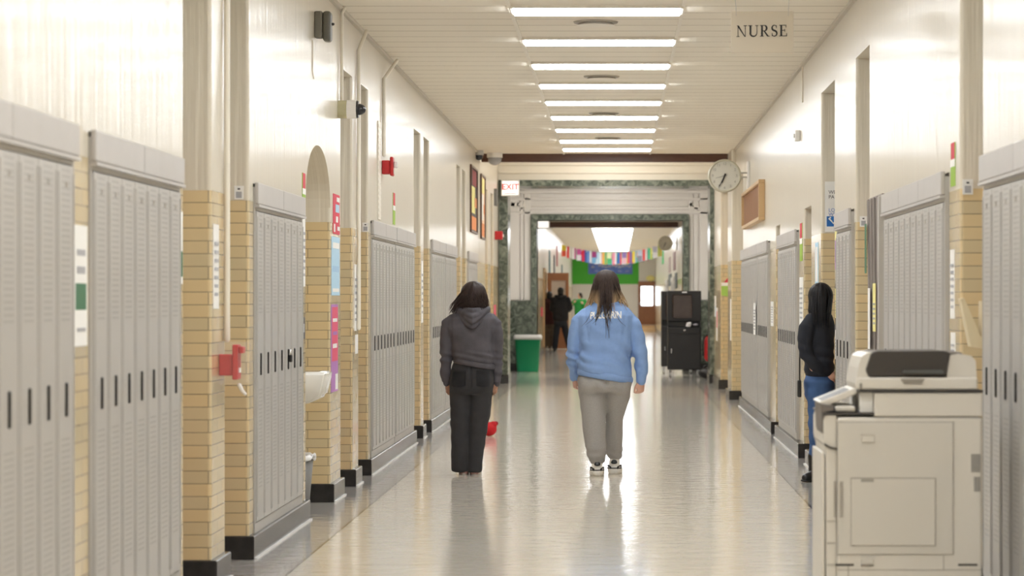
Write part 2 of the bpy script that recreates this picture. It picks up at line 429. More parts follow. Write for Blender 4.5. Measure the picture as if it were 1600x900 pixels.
# ------------------------------------------------------------------ portals beyond the beam
b = B()
box(b, -2.6, -1.90, 46.2, 47.2, 0, 4.3); box(b, 1.60, 2.6, 46.2, 47.2, 0, 4.3); box(b, -1.90, 1.60, 46.2, 47.2, 3.397, 4.3)
struct('wall_portal', b, M_cream)
b = B()
box(b, -2.04, -1.885, 46.12, 47.25, .15, 3.49); box(b, 1.585, 1.70, 46.12, 47.25, .15, 3.49); box(b, -1.885, 1.585, 46.12, 47.25, 3.385, 3.49)
struct('trim_5', b, M_marble)
b = B(); box(b, -2.05, -1.87, 46.08, 47.28, 0, .15); box(b, 1.57, 1.72, 46.08, 47.28, 0, .15); struct('baseboard_portal', b, M_plinth)
b = B()
for z, d in ((3.60, .03), (3.74, .04)): box(b, -2.05, 1.656, 46.2-d, 46.2, z, z+.045, .01, 1)
struct('trim_6', b, M_cream)
# hall between the two portals
b = B(); box(b, -2.4, -2.22, 47.2, 54.3, 0, 3.95); struct('wall_left_hall', b, M_white)
b = B(); box(b, 1.97, 2.1, 47.2, 54.3, 0, 3.95); struct('wall_right_hall', b, M_white)
b = B(); box(b, -2.4, -2.205, 47.2, 54.28, .15, 1.41); box(b, 1.955, 2.1, 47.2, 54.28, .15, 1.41); struct('trim_7', b, M_marble)
b = B(); box(b, -3, 3, 47.2, 55, 3.95, 4.1); struct('ceiling_hall', b, M_cream)
b = B()
box(b, -2.4, -1.63, 54.3, 55, 0, 4); box(b, 1.32, 2.1, 54.3, 55, 0, 4); box(b, -1.63, 1.32, 54.3, 55, 3.04, 4)
M_flute = mat('white fluted panel', (.80, .77, .74), .35)
struct('wall_inner_portal', b, M_flute)
b = B()
for x0, x1, d in ((-2.20, -1.99, .04), (-1.965, -1.90, .03), (-1.885, -1.75, .05), (1.44, 1.52, .04), (1.535, 1.63, .03), (1.66, 1.95, .05)):
    box(b, x0, x1, 54.3-d, 54.3, 1.42, 3.66, .012, 2)
for z, d in ((3.16, .05), (3.25, .03), (3.44, .05), (3.58, .09), (3.70, .13)): box(b, -2.22, 1.97, 54.3-d, 54.3, z, z+.055, .012, 2)
for i in range(34): box(b, -2.15+i*.12, -2.08+i*.12, 54.26, 54.3, 3.32, 3.39)
struct('trim_8', b, M_flute)
b = B()
box(b, -1.745, -1.63, 54.18, 55.02, .15, 3.15); box(b, 1.32, 1.435, 54.18, 55.02, .15, 3.15); box(b, -1.63, 1.32, 54.18, 55.02, 3.04, 3.15)
box(b, -2.22, -1.745, 54.2, 54.3, .15, 1.41); box(b, 1.435, 1.97, 54.2, 54.3, .15, 1.41)
struct('trim_9', b, M_marble)
b = B(); box(b, -2.22, -1.62, 54.14, 55.02, 0, .15); box(b, 1.31, 1.97, 54.14, 55.02, 0, .15); struct('baseboard_hall', b, M_plinth)
# far corridor
FL = [(74.2, 76.2, 2.25, 'dr'), (84, 88.4, 2.1, 'lk'), (92, 96.4, 2.1, 'lk'), (100, 101, 2.25, 'dr')]
FR_ = [(59, 63.4, 2.1, 'lk'), (70, 71.2, DR, 'dr'), (80, 84.4, 2.1, 'lk'), (90, 94.4, 2.1, 'lk'), (97, 98, 2.25, 'dr')]
make_wall('wall_left_far', -1, WL, FL, 55.0, FAR, ZC)
make_wall('wall_right_far', 1, WR, FR_, 55.0, FAR, ZC)
b = B(); box(b, -2.3, 2.3, 55.0, FAR, ZC, ZC+.1); struct('ceiling_far', b, M_ceil)
b = B(); box(b, WL+.03, WR-.01, 75, 75.15, 3.44, 3.6); struct('beam_far', b, M_beam)
b = B(); box(b, -2.4, -2.02, 55.02, 74.2, 0, .13); box(b, -2.4, -2.02, 76.2, FAR, 0, .13); box(b, 1.67, 2.05, 55.02, FAR, 0, .13); struct('baseboard_far', b, M_plinth)
b = B(); box(b, -3, 3, FAR, FAR+.2, 0, ZC+.1); struct('wall_end', b, mat('end wall paint', (.84, .82, .77), .5))
G_ = mat('bright green wall paint', (.07, .52, .03), .5)
b = B(); box(b, WL, .96, FAR-.02, FAR-.001, 2.12, ZC); struct('trim_10', b, G_)

# ------------------------------------------------------------------ lockers
def locker_bank(s, y0, y1, n, label, group=None, wallx=None):
    """grey bank set into the wall: frame, hood, a row of narrow doors with slot handles"""
    xf = (WL if s < 0 else WR) + (.012 if s < 0 else -.025)
    root = empty('locker_bank', (xf, (y0+y1)/2, .13))
    tag(root, label, 'lockers', group)
    L = y1 - y0; bm = B(); S = s   # local x: s outward into the wall
    g = .02
    def bx(bm, a, b_, *r, **k): box(bm, min(a*S, b_*S), max(a*S, b_*S), *r, **k)
    h = 1.955                       # height over the base stone
    bx(bm, .004, .36, -L/2+.004, -L/2+.035, 0, h-.006); bx(bm, .004, .36, L/2-.035, L/2-.004, 0, h-.006)
    bx(bm, .004, .36, -L/2+.035, L/2-.035, 0, .055); bx(bm, .33, .36, -L/2+.035, L/2-.035, .055, h-.006)
    bx(bm, .004, .36, -L/2+.035, L/2-.035, 1.82, h-.006)
    obj('frame', bm, M_frame, root)
    bm = B(); nseg = max(1, round(L/1.1)); w = L/nseg
    for i in range(nseg):
        bx(bm, -.018, .004, -L/2+i*w+.003, -L/2+(i+1)*w-.003, 1.855, 1.975, bev=.004, seg=1)
    bx(bm, -.022, .004, -L/2+.002, L/2-.002, 1.838, 1.852)
    obj('hood', bm, M_hood, root)
    pitch = (L-.07)/n; proto = None
    for i in range(n):
        yc = -L/2 + .035 + pitch*(i+.5)
        if proto is None:
            bm = B(); hw = pitch/2-.004
            bx(bm, -.004, .012, -hw, hw, .06, 1.815, bev=.003, seg=1)
            bx(bm, -.008, -.003, -hw+.012, -hw+.022, .09, 1.785); bx(bm, -.008, -.003, hw-.022, hw-.012, .09, 1.785)
            d = obj('door', bm, M_lock, root, loc=(0, yc, 0))
            bm = B(); bx(bm, -.011, -.003, -.014, .014, .885, 1.012, bev=.004, seg=1); hnd = obj('handle', bm, M_black, d)
            bm = B(); bx(bm, -.007, -.003, -.014, .014, 1.73, 1.75); obj('number_plate', bm, M_steel, d)
            proto = d
        else:
            c = copy_tree(proto, root); c.location = (0, yc, 0)
    return root
LB = []
LB.append(locker_bank(-1, 7.86, 10.10, 7, 'nearest grey locker bank on the left wall, cut by the picture edge'))
LB.append(locker_bank(-1, 10.41, 12.55, 7, 'second nearest grey locker bank on left wall, just before the red alarm station'))
LC = locker_bank(-1, 15.12, 17.42, 7, 'grey locker bank with a padlock on one door, right before the drinking fountain')
locker_bank(-1, 22.3, 24.6, 7, 'grey locker bank directly under the red fire alarm horn')
locker_bank(-1, 24.65, 26.95, 7, 'grey locker bank just beyond the one under the fire alarm, with a hanging lock')
locker_bank(-1, 29.45, 31.68, 7, 'grey locker bank on left wall beside the head of the girl in dark hoodie')
locker_bank(-1, 31.72, 33.95, 7, 'grey locker bank mostly behind the girl in dark hoodie')
locker_bank(-1, 36.7, 39.0, 7, 'last grey locker bank on left wall, under the framed poster before the brown beam')
locker_bank(1, 10.2, 12.34, 7, 'grey locker bank immediately right of the copier, cut by the picture edge')
locker_bank(1, 13.78, 16.92, 10, 'wide grey locker bank of ten doors behind and above the copier')
locker_bank(1, 19.32, 20.6, 4, 'narrow bluish grey locker bank just right of the standing person in jeans')
locker_bank(1, 25.2, 28.05, 9, 'grey locker bank on right wall just left of the standing person in jeans')
locker_bank(1, 29.95, 32.1, 7, 'grey locker bank right under the near end of the slatted wood panel')
locker_bank(1, 32.15, 36.35, 13, 'farthest grey locker bank on right wall before the recess, under the wall clock')
for s, a, b_, t in ((-1, 84, 88.4, 'blurred grey locker bank far down left wall beyond the open wooden door'), (-1, 92, 96.4, 'blurred farthest grey locker bank on the far left wall'),
                    (1, 59, 63.4, 'blurred grey locker bank past the marble portal, hidden behind the black cart'), (1, 80, 84.4, 'blurred grey locker bank far right under the second clock'), (1, 90, 94.4, 'blurred farthest grey locker bank near the end doors on right')):
    locker_bank(s, a, b_, 14, t)
# padlocks
def padlock(door, dy=0):
    bm = B(); box(bm, .012, .03, -.022, .022, .93, .975, .005, 2); lk = obj('padlock', bm, M_black, door)
    bm = B(); tube(bm, [(.02, -.014, .975), (.02, -.014, 1.0), (.02, 0, 1.012), (.02, .014, 1.0), (.02, .014, .975)], [.004]*5, 8); obj('shackle', bm, M_chrome, door, True)
    lk['label'] = 'black and silver padlock'
padlock([c for c in LC.children if c.name.startswith('door')][4])

# ------------------------------------------------------------------ doors in the alcoves
dn = [0]
def alcove_door(s, xf, y0, y1, top):
    dn[0] += 1
    xb = xf + s*DEEP; bm = B(); m = .05; zt = min(top-.06, 2.12)
    def bx(bm, a, b_, *r, **k): box(bm, min(xb - s*a, xb - s*b_), max(xb - s*a, xb - s*b_), *r, **k)
    yc = (y0+y1)/2
    bx(bm, 0, .05, y0+.005, y0+m, 0, top-.005); bx(bm, 0, .05, y1-m, y1-.005, 0, top-.005); bx(bm, 0, .05, y0+m, y1-m, top-.06, top-.005)
    if top > 2.6: bx(bm, 0, .05, y0+m, y1-m, zt, zt+.06)
    bx(bm, .002, .035, y0+m+.004, y1-m-.004, .01, zt-.004)
    for z0, z1 in ((.2, .95),): bx(bm, .035, .045, y0+m+.12, y1-m-.12, z0, z1, bev=.006, seg=1)
    d = struct('door_%d' % dn[0], bm, M_wood)
    bm = B(); bx(bm, .035, .042, y0+m+.12, y1-m-.12, 1.1, 1.95)
    if top > 2.6: bx(bm, .004, .02, y0+m, y1-m, zt+.06, top-.06)
    obj('door_glass', bm, mat('frosted door glass', (.62, .66, .64), .25), d)
    bm = B(); cyl(bm, (xb-s*.035, y0+m+.07, 1.0), (xb-s*.085, y0+m+.07, 1.0), .012); ell(bm, (xb-s*.09, y0+m+.07, 1.0), (.025, .028, .028)); obj('door_handle', bm, M_steel, d, True)
for a, b_, t, k in LEFT:
    if k == 'dr': alcove_door(-1, WL, a, b_, t)
for a, b_, t, k in RIGHT:
    if k == 'dr': alcove_door(1, WR, a, b_, t)
for a, b_, t, k in FR_:
    if k == 'dr': alcove_door(1, WR, a, b_, t)
alcove_door(-1, WL, 100, 101, 2.25)
# cross beam above the right recess opening
b = B(); box(b, 1.70, 2.1, 36.42, 38.58, DR, ZC); struct('wall_right_header', b, M_wall)

# ------------------------------------------------------------------ ceiling lights and round vents
def make_light():
    root = empty('ceiling_light', (0, 0, ZC))
    bm = B(); W = .615; D = .24
    for a in ((-W-.02, W+.02, -D-.02, -D), (-W-.02, W+.02, D, D+.02), (-W-.02, -W, -D, D), (W, W+.02, -D, D)): box(bm, *a, -.022, -.001)
    obj('frame', bm, M_tbar, root)
    bm = B(); prism(bm, [(-D, -.004), (-D, -.016), (-D*.75, -.034), (-D*.3, -.042), (D*.3, -.042), (D*.75, -.034), (D, -.016), (D, -.004)], -W, W, 'x')
    obj('diffuser', bm, M_lamp, root)
    return root
proto = make_light()
vis = [19.92, 22.33, 24.62, 26.93, 29.22, 31.60, 33.95, 36.35, 38.35]
order = ['nearest of the lit ceiling panels in view, at the top edge of the picture', 'second lit ceiling panel from the top of the picture', 'third lit ceiling panel from the top of the picture',
         'fourth lit ceiling panel from the top of the picture', 'fifth lit ceiling panel from the top of the picture', 'sixth lit ceiling panel from the top of the picture',
         'seventh lit ceiling panel from the top, third last before the beam', 'lit ceiling panel second last before the brown beam, half behind a round vent', 'last lit ceiling panel, right in front of the brown beam']
first = True
for i, y in enumerate(vis + [17.6 - 2.3*k for k in range(11)] + [77 + 2.4*k for k in range(18)] + [57.5, 61, 64.5, 68, 71.5]):
    o = proto if first else copy_tree(proto); first = False
    o.location = (-.153, y, ZC)
    if i < 9: tag(o, order[i], 'ceiling light', 'ceiling lights down the corridor')
    elif i < 20: tag(o, 'lit ceiling panel of the corridor nearer than the picture shows', 'ceiling light', 'ceiling lights overhead')
    elif i < 38: tag(o, 'lit ceiling panel merging into the white glare over the far corridor', 'ceiling light', 'ceiling lights of the far corridor')
    else: tag(o, 'added unseen lit ceiling panel above the passage behind the inner marble portal', 'ceiling light', 'added ceiling lights behind the inner portal')  # hidden panels added to brighten this passage
def make_vent():
    root = empty('ceiling_vent', (0, 0, ZC))
    bm = B(); cyl(bm, (0, 0, -.001), (0, 0, -.012), .175, .168, 32); obj('flange', bm, mat('vent rim', (.38, .34, .28), .5), root)
    bm = B(); cyl(bm, (0, 0, -.012), (0, 0, -.03), .12, .15, 32); obj('diffuser_plate', bm, M_tbar, root)
    return root
vp = make_vent()
for i, (x, y, t) in enumerate(((-.17, 20.85, 'round ceiling vent between the two nearest lit panels'), (-.155, 25.95, 'round ceiling vent between third and fourth lit panels'),
                               (-.16, 31.1, 'round ceiling vent just before the sixth lit panel'), (-.13, 35.85, 'round ceiling vent overlapping the second last lit panel'))):
    o = vp if i == 0 else copy_tree(vp); o.location = (x, y, ZC); tag(o, t, 'vent', 'round ceiling vents')
# unseen round lamps added to brighten the lobby and the marble hall
def added_hall_lamp(x, y, z, t, e=90, r=.22):
    root = empty('added_fill_lamp', (x, y, z)); tag(root, t, 'added lamp', 'added unseen lamps in the marble halls')
    bm = B(); cyl(bm, (0, 0, -.001), (0, 0, -.05), r+.02, r, 24); obj('rim', bm, M_white, root)
    bm = B(); cyl(bm, (0, 0, -.05), (0, 0, -.09), r-.01, r*.7, 24); obj('globe', bm, mat('added fill lamp glass', (.9, .9, .9), .4, emit=(1, .96, .9), es=52), root)
added_hall_lamp(-.15, 41.5, 4.2, 'added unseen round lamp on the lobby ceiling above the beam')
added_hall_lamp(-.15, 44.5, 4.2, 'added unseen round lamp on the lobby ceiling near the marble portal')
added_hall_lamp(-.15, 49.2, 3.95, 'added unseen round lamp on the hall ceiling just past the marble portal')
added_hall_lamp(-.15, 52.0, 3.95, 'added unseen round lamp on the hall ceiling before the inner portal')
# ------------------------------------------------------------------ things on the left wall
def paper(name, label, cat, s, y0, y1, z0, z1, m, group=None, xf=None, bands=None, th=.003):
    """a sheet fixed flat on a side wall; bands = [(v0, v1, u0, u1, material)] printed areas"""
    xw = (WL if s < 0 else WR) if xf is None else xf
    bm = B(); a, b_ = xw - s*.0005, xw - s*th
    box(bm, min(a, b_), max(a, b_), y0, y1, z0, z1)
    mats_ = [m]
    for bi, (v0, v1, u0, u1, mm) in enumerate(bands or []):
        if mm not in mats_: mats_.append(mm)
        a2, b2 = xw - s*th, xw - s*(th + .001 + .0007*bi)
        box(bm, min(a2, b2), max(a2, b2), y0+(y1-y0)*u0, y0+(y1-y0)*u1, z0+(z1-z0)*v0, z0+(z1-z0)*v1, mi=mats_.index(mm))
    o = obj(name, bm, mats_); tag(o, label, cat, group); return o
K = lambda n, c, r=.6: mat(n, c, r)
p_green, p_dk, p_red, p_blue, p_lblue, p_pink, p_purple, p_yel, p_grey, p_lime = (K('dark green print', (.05, .16, .08)), K('dark print', (.06, .055, .06)), K('red print', (.62, .03, .07)),
    K('blue print', (.10, .22, .55)), K('pale blue paper', (.45, .66, .82)), K('pink print', (.72, .10, .18)), K('purple print', (.45, .2, .5)), K('yellow paper', (.85, .78, .30)),
    K('grey print', (.40, .40, .42)), K('lime paper', (.30, .48, .05)))
lines = [(.15+.1*i, .19+.1*i, .15, .85, p_grey) for i in range(7)]
paper('wall_notice', 'tall white notice with dark green block, between the two nearest left locker banks', 'notice', -1, 10.13, 10.38, 1.27, 1.73, M_paper, bands=[(.30, .52, .08, .9, p_green), (.6, .66, .2, .8, p_grey), (.75, .80, .2, .8, p_grey), (.12, .15, .2, .8, p_grey)])
paper('wall_notice', 'narrow white and green notice beside the first door alcove on the left', 'notice', -1, 12.57, 12.655, 1.52, 1.86, M_paper, bands=[(.1, .45, .1, .9, p_green)])
paper('wall_notice', 'white notice on the pale pier above the red alarm station', 'notice', -1, 13.62, 13.80, 1.40, 1.83, M_paper, bands=lines)
paper('wall_notice', 'long white curled notice just left of the fountain niche', 'notice', -1, 17.44, 17.62, 1.53, 1.98, M_paper, bands=lines)
paper('photo_print', 'small dark photo print beside the fountain, below the long white notice', 'photo', -1, 17.45, 17.60, 1.19, 1.33, p_dk, bands=[(.3, .7, .2, .8, p_grey)])
paper('wall_poster', 'red and white poster, topmost of the three on the pier past the fountain', 'poster', -1, 19.35, 19.80, 1.92, 2.21, p_red, 'posters on the fountain pier',
      bands=[(.05, .25, .1, .3, M_paper), (.55, .75, .35, .9, p_lblue), (.3, .45, .4, .7, M_paper), (.82, .93, .5, .9, M_paper), (.1, .2, .6, .9, M_paper)])
paper('wall_poster', 'pale blue poster, middle one of the three on the pier past the fountain', 'poster', -1, 19.25, 19.80, 1.475, 1.90, p_lblue, 'posters on the fountain pier', bands=[(.06, .12, .1, .9, M_paper), (.4, .5, .1, .9, K('mid blue', (.35, .55, .75))), (.8, .9, .1, .9, M_paper)])
paper('wall_poster', 'long pink and purple poster, lowest of the three on the pier past the fountain', 'poster', -1, 19.22, 19.68, .78, 1.41, p_purple, 'posters on the fountain pier',
      bands=[(.35, .97, .1, .95, p_pink), (.02, .2, .6, .95, M_paper), (.5, .55, .2, .8, M_paper), (.65, .69, .2, .8, p_purple), (.8, .84, .2, .8, M_paper)])
paper('paper_decoration', 'red, white and green paper strip at the left edge of the arched niche', 'decoration', -1, 17.46, 17.64, 2.02, 2.27, p_lime, bands=[(.55, 1, .1, .9, p_red), (.45, .6, 0, 1, M_paper)])
paper('paper_decoration', 'red and green paper strip above the seam of the two banks under the alarm', 'decoration', -1, 24.5, 24.75, 2.13, 2.42, p_lime, bands=[(.55, 1, .1, .9, p_red), (.45, .6, 0, 1, M_paper)])
paper('wall_notice', 'tall white strip notice on the narrow pier between two left door alcoves', 'notice', -1, 20.92, 21.1, 1.2, 1.72, M_paper, bands=lines)
paper('wall_notice', 'white sheet lower on the narrow pier between two left door alcoves', 'notice', -1, 20.98, 21.2, 1.02, 1.17, M_paper)
paper('wall_notice', 'narrow white notice on brick pier left of the girl in dark hoodie', 'notice', -1, 28.05, 28.3, 1.2, 1.85, M_paper, bands=lines)
def plate(px, py, Y, label, wh=(.026, .038)):
    """small framed door placard fixed on the alcove side that faces down the corridor"""
    x, z = X(px, Y), Z(py, Y); r = empty('door_placard', (x, Y-.001, z)); tag(r, label, 'placard', 'door placards')
    bm = B(); box(bm, -wh[0], wh[0], -.006, 0, -wh[1], wh[1]); obj('board', bm, M_paper, r)
    bm = B(); box(bm, -.016, .016, -.008, -.006, -.03, .005); obj('print', bm, p_grey, r)
    bm = B(); box(bm, -.007, .007, -.008, -.006, .016, .025); obj('icon', bm, p_dk, r)
plate(373.5, 301, 14.95, 'small white placard on the pier left of the locker bank with padlock')
plate(571, 355, 22.08, 'small white placard on the pier just left of the lockers under the fire alarm')
plate(1349, 346, 19.18, 'small white placard right of the bluish narrow locker bank')
plate(1512, 292, 13.34, 'small white placard on the brick pier above the beige wall pocket')
# pipes
def pipe(label, pts, r=.013, m=None):
    bm = B(); tube(bm, pts, [r]*len(pts), 8)
    o = obj('conduit_pipe', bm, m or M_cream, smooth=True); tag(o, label, 'pipe', 'surface conduit on the walls')
    return o
pipe('cream conduit rising from the dome camera to the ceiling', [(WL+.02, 19.78, 2.90), (WL+.02, 19.78, 3.55), (WL+.05, 19.7, 3.58)])
pipe('long cream conduit between the two tall door alcoves past the camera', [(WL+.02, 21.08, 1.22), (WL+.02, 21.08, 3.40), (WL+.06, 21.3, 3.57)], .016)
pipe('cream conduit rising from the red fire alarm, bent over at the ceiling', [(WL+.02, 23.35, 2.70), (WL+.02, 23.35, 3.36), (WL+.09, 23.9, 3.57)], .017)
pipe('cream conduit running down the pier with the red alarm station', [(WL+.02, 13.97, 1.24), (WL+.02, 13.97, 3.57)], .016)
pipe('thin cream wire mould high on the wall right of the small white wall box', [(WR-.012, 24.55, 3.25), (WR-.012, 24.55, 3.57)], .008)
# conduit drop under motion sensor, sensor, dome camera
r = empty('motion_sensor', (WL, 18.2, 3.31)); tag(r, 'dark grey box shaped sensor high on left wall above the locker with padlock', 'sensor')
bm = B(); box(bm, .001, .055, -.05, .05, -.095, .085, .01); obj('housing', bm, mat('olive grey plastic', (.16, .15, .12), .5), r)
bm = B(); box(bm, .058, .115, -.055, .055, -.12, .085, .02, 3); obj('lens_cover', bm, mat('dark olive plastic', (.11, .105, .085), .4), r)
bm = B(); ell(bm, (.122, 0, 0), (.012, .01, .01)); obj('indicator', bm, M_black, r, True)
bm = B(); tube(bm, [(WL+.006, 18.02, 3.18), (WL+.006, 18.02, 2.97), (WL+.01, 18.05, 2.93)], [.005]*3, 6); tag(obj('loose_cable', bm, M_cream, smooth=True), 'short loose cable hanging below the dark grey sensor', 'cable')
r = empty('dome_camera', (WL, 19.72, 2.84)); tag(r, 'white dome security camera jutting from left wall above the fountain pier', 'camera')
bm = B(); cyl(bm, (.001, 0, 0), (.065, 0, 0), .066, n=28); obj('back_box', bm, mat('tan box', (.50, .47, .30), .5), r)
bm = B(); cyl(bm, (.066, 0, 0), (.135, 0, 0), .068, n=28); obj('housing', bm, M_white, r)
bm = B(); cyl(bm, (.136, 0, 0), (.15, 0, 0), .066, .06, n=28); obj('trim_ring', bm, M_black, r)
bm = B(); ell(bm, (.152, 0, 0), (.052, .042, .042)); obj('dome', bm, mat('smoked dome', (.03, .03, .035), .05), r, True)
# fire alarm horn and louvre
r = empty('fire_alarm', (WL, 23.42, 2.60)); tag(r, 'red fire alarm horn strobe high on left wall over the lockers', 'fire alarm')
bm = B(); box(bm, .001, .07, -.06, .06, -.065, .055, .008); obj('back_box', bm, M_red, r)
bm = B(); box(bm, .071, .10, -.07, .07, -.08, .085, .01); obj('face_plate', bm, M_red, r)
bm = B(); box(bm, .101, .135, -.03, .03, -.01, .045, .01); obj('strobe_lens', bm, mat('strobe lens', (.85, .82, .8), .15), r)
tm = text_mesh('FIRE', .05, .001); tm.transform(Matrix.Translation((.1025, 0, -.045)) @ Matrix.Rotation(PI/2, 4, 'Z') @ Matrix.Rotation(PI/2, 4, 'X')); obj('lettering', tm, M_paper, r)
r = empty('wall_grille', (WL, 23.05, 2.55)); tag(r, 'cream louvred vent strip on the wall under the fire alarm conduit', 'vent')
bm = B(); box(bm, .001, .01, -.12, .12, -.42, .42); obj('backing', bm, M_cream, r)
bm = B()
for i in range(17): box(bm, .01, .013, -.11, .11, -.40+i*.048, -.375+i*.048)
obj('louvre', bm, M_cream, r)
# red pull station with clear cover
r = empty('alarm_pull_station', (WL, 13.86, 1.11)); tag(r, 'red alarm pull station under a clear plastic cover on the near brick pier', 'fire alarm')
bm = B(); box(bm, .001, .07, -.05, .05, -.055, .055, .006); obj('back_box', bm, M_red, r)
bm = B(); box(bm, .071, .10, -.062, .062, -.075, .105, .006); box(bm, .1, .125, -.045, .045, .06, .095, .006); obj('face', bm, M_red, r)
bm = B(); box(bm, .1005, .104, -.03, .03, -.04, -.015); obj('handle', bm, M_paper, r)
bm = B(); box(bm, .0005, .15, -.085, .085, -.10, .12, .012); obj('cover', bm, M_glassclear, r)
bm = B(); tube(bm, [(.10, 0, -.105), (.115, 0, -.135), (.13, 0, -.15)], [.011, .01, .008], 8); obj('pull_tab', bm, M_white, r, True)
# drinking fountain in the niche
r = empty('drinking_fountain', (WL-DEEP, 18.35, 0)); tag(r, 'white wall mounted drinking fountain in the arched brick niche', 'drinking fountain')
bm = B()
prof = [(0.0, .70), (.34, .735), (.445, .785), (.482, .93), (.482, .955), (0, .955)]
prism(bm, prof, -.20, .20, 'y'); bmesh.ops.bevel(bm, geom=list(bm.edges), offset=.018, segments=3, affect='EDGES')
obj('basin', bm, mat('white enamel', (.84, .82, .76), .15), r, True)
bm = B(); box(bm, .06, .43, -.155, .155, .954, .9575); obj('bowl', bm, M_steel, r)
bm = B(); tube(bm, [(.22, -.05, .955), (.22, -.05, 1.0), (.225, -.05, 1.03), (.25, -.05, 1.05), (.29, -.05, 1.045)], [.02, .017, .016, .014, .012], 10); obj('spout', bm, M_chrome, r, True)
bm = B(); cyl(bm, (.14, -.05, .955), (.14, -.05, 1.0), .018); ell(bm, (.14, -.05, 1.015), (.03, .02, .018)); tube(bm, [(.14, -.05, 1.02), (.16, -.06, 1.045), (.20, -.07, 1.06)], [.008, .007, .006], 8); obj('push_handle', bm, M_chrome, r, True)
bm = B(); tube(bm, [(.30, -.02, .72), (.30, -.02, .66), (.26, -.02, .635), (.12, -.02, .64), (.01, -.02, .65)], [.016]*5, 10); obj('drain_pipe', bm, mat('old copper', (.25, .12, .07), .4, .6), r, True)
bm = B(); cyl(bm, (.14, -.06, .665), (.14, -.06, .715), .035); ell(bm, (.14, -.1, .69), (.05, .02, .03)); obj('valve', bm, M_red, r, True)
# small bin under the fountain
r = empty('waste_bin', (X(456, 17.95), 17.95, 0)); tag(r, 'small grey waste bin with white liner in the niche under the fountain', 'bin')
bm = B(); cyl(bm, (0, 0, 0), (0, 0, .39), .11, .145, 28); obj('body', bm, mat('grey bin plastic', (.22, .215, .21), .5), r, True)
bm = B(); tube(bm, [(.152*math.cos(t*PI/12), .152*math.sin(t*PI/12), .395+.008*math.sin(t*2.3)) for t in range(25)], [(.02, .012)]*25, 8, caps=False); obj('liner', bm, mat('white bin liner', (.85, .85, .85), .3), r, True)
# framed posters by the end of the left wall
def framed(label, y0, y1, z0, z1, cols):
    r = empty('framed_poster', (WL, (y0+y1)/2, (z0+z1)/2)); tag(r, label, 'poster'); h, w = (z1-z0)/2, (y1-y0)/2
    bm = B()
    for a in ((-w, w, h-.03, h), (-w, w, -h, -h+.03), (-w, -w+.03, -h+.03, h-.03), (w-.03, w, -h+.03, h-.03)): box(bm, .001, .025, a[0], a[1], a[2], a[3])
    obj('frame', bm, M_beam, r)
    bm = B(); box(bm, .001, .008, -w+.03, w-.03, -h+.03, h-.03)
    for i, (v0, v1, u0, u1) in enumerate(((.05, .25, .1, .9), (.3, .7, .15, .7), (.72, .95, .3, .9), (.4, .55, .6, .95))):
        box(bm, .008, .01, -w+2*w*u0, -w+2*w*u1, -h+2*h*v0, -h+2*h*v1, mi=1+i % 3)
    obj('print', bm, cols, r)
framed('framed dark orange poster high on left wall near the brown beam', 37.3, 39.0, 2.38, 3.32, [p_dk, K('orange print', (.75, .28, .10)), p_yel, K('maroon print', (.3, .04, .05))])
framed('pale orange framed poster just past the end of the brown beam', 40.1, 41.3, 2.35, 3.32, [K('peach print', (.85, .60, .42)), K('orange print', (.75, .28, .10)), M_paper, p_yel])
paper('light_switch_box', 'small dark grey box on the left lobby wall beside the exit sign', 'box', -1, 44.6, 44.85, 3.0, 3.28, mat('grey box', (.2, .2, .2), .5), th=.05)
r = empty('fire_alarm', (WL, 44.9, 2.5)); tag(r, 'small red fire alarm on the lobby wall below the exit sign', 'fire alarm')
bm = B(); box(bm, .001, .13, -.07, .07, -.06, .08, .01); obj('face', bm, M_red, r)
bm = B(); box(bm, .131, .15, -.03, .03, -.02, .03, .006); obj('strobe_lens', bm, M_paper, r)
# cameras at the beam
for px, py, Y, t, rr in ((773, 243, 39.6, 'white dome camera hanging at the left end of the brown beam', .115), (748, 239, 38.9, 'small dark dome camera in the left ceiling corner before the beam', .07)):
    r = empty('dome_camera', (X(px, Y), Y, ZC)); tag(r, t, 'camera')
    bm = B(); cyl(bm, (0, 0, -.001), (0, 0, -.07), rr, n=24); obj('housing', bm, M_white if rr > .1 else M_frame, r)
    bm = B(); ell(bm, (0, 0, -.09), (rr*.9, rr*.9, rr*.8)); obj('dome', bm, mat('grey dome', (.35, .35, .36), .1) if rr > .1 else MATS['smoked dome'], r, True)
# exit sign at the marble portal
def exit_sign(x, y, z, w, h, label, text=True):
    r = empty('exit_sign', (x, y, z)); tag(r, label, 'exit sign')
    bm = B(); box(bm, -w/2, w/2, -.05, .05, -h/2, h/2, .008); obj('housing', bm, M_white, r)
    bm = B(); box(bm, -w/2+.02, w/2-.02, -.053, -.050, -h/2+.02, h/2-.02); obj('lit_panel', bm, mat('lit sign panel', (.9, .9, .88), .4, emit=(1, .93, .88), es=.35), r)
    if text:
        tm = text_mesh('EXIT', h*.52, .002, bold=.002); stand(tm, (0, -.056, .015)); obj('lettering', tm, mat('exit red', (.75, .02, .02), .5, emit=(.8, .03, .02), es=.1), r)
        bm = B(); box(bm, -w*.34, w*.34, -.056, -.053, -h*.37, -h*.33); obj('arrow', bm, MATS['exit red'], r)
exit_sign(X(797.5, 46.0), 46.0, Z(294, 46.0), .31, .27, 'white sign with red EXIT letters at top left of the green marble portal')
exit_sign(X(848, 56), 56, Z(348.5, 56), .29, .24, 'glaring white lit sign box inside the inner portal at upper left', False)
# a notice on the marble and a hose of red at the portal
paper('pink_notice', 'pink notice low on the left marble portal beside the girl', 'notice', -1, 44.5, 45.3, .95, 1.35, p_pink)
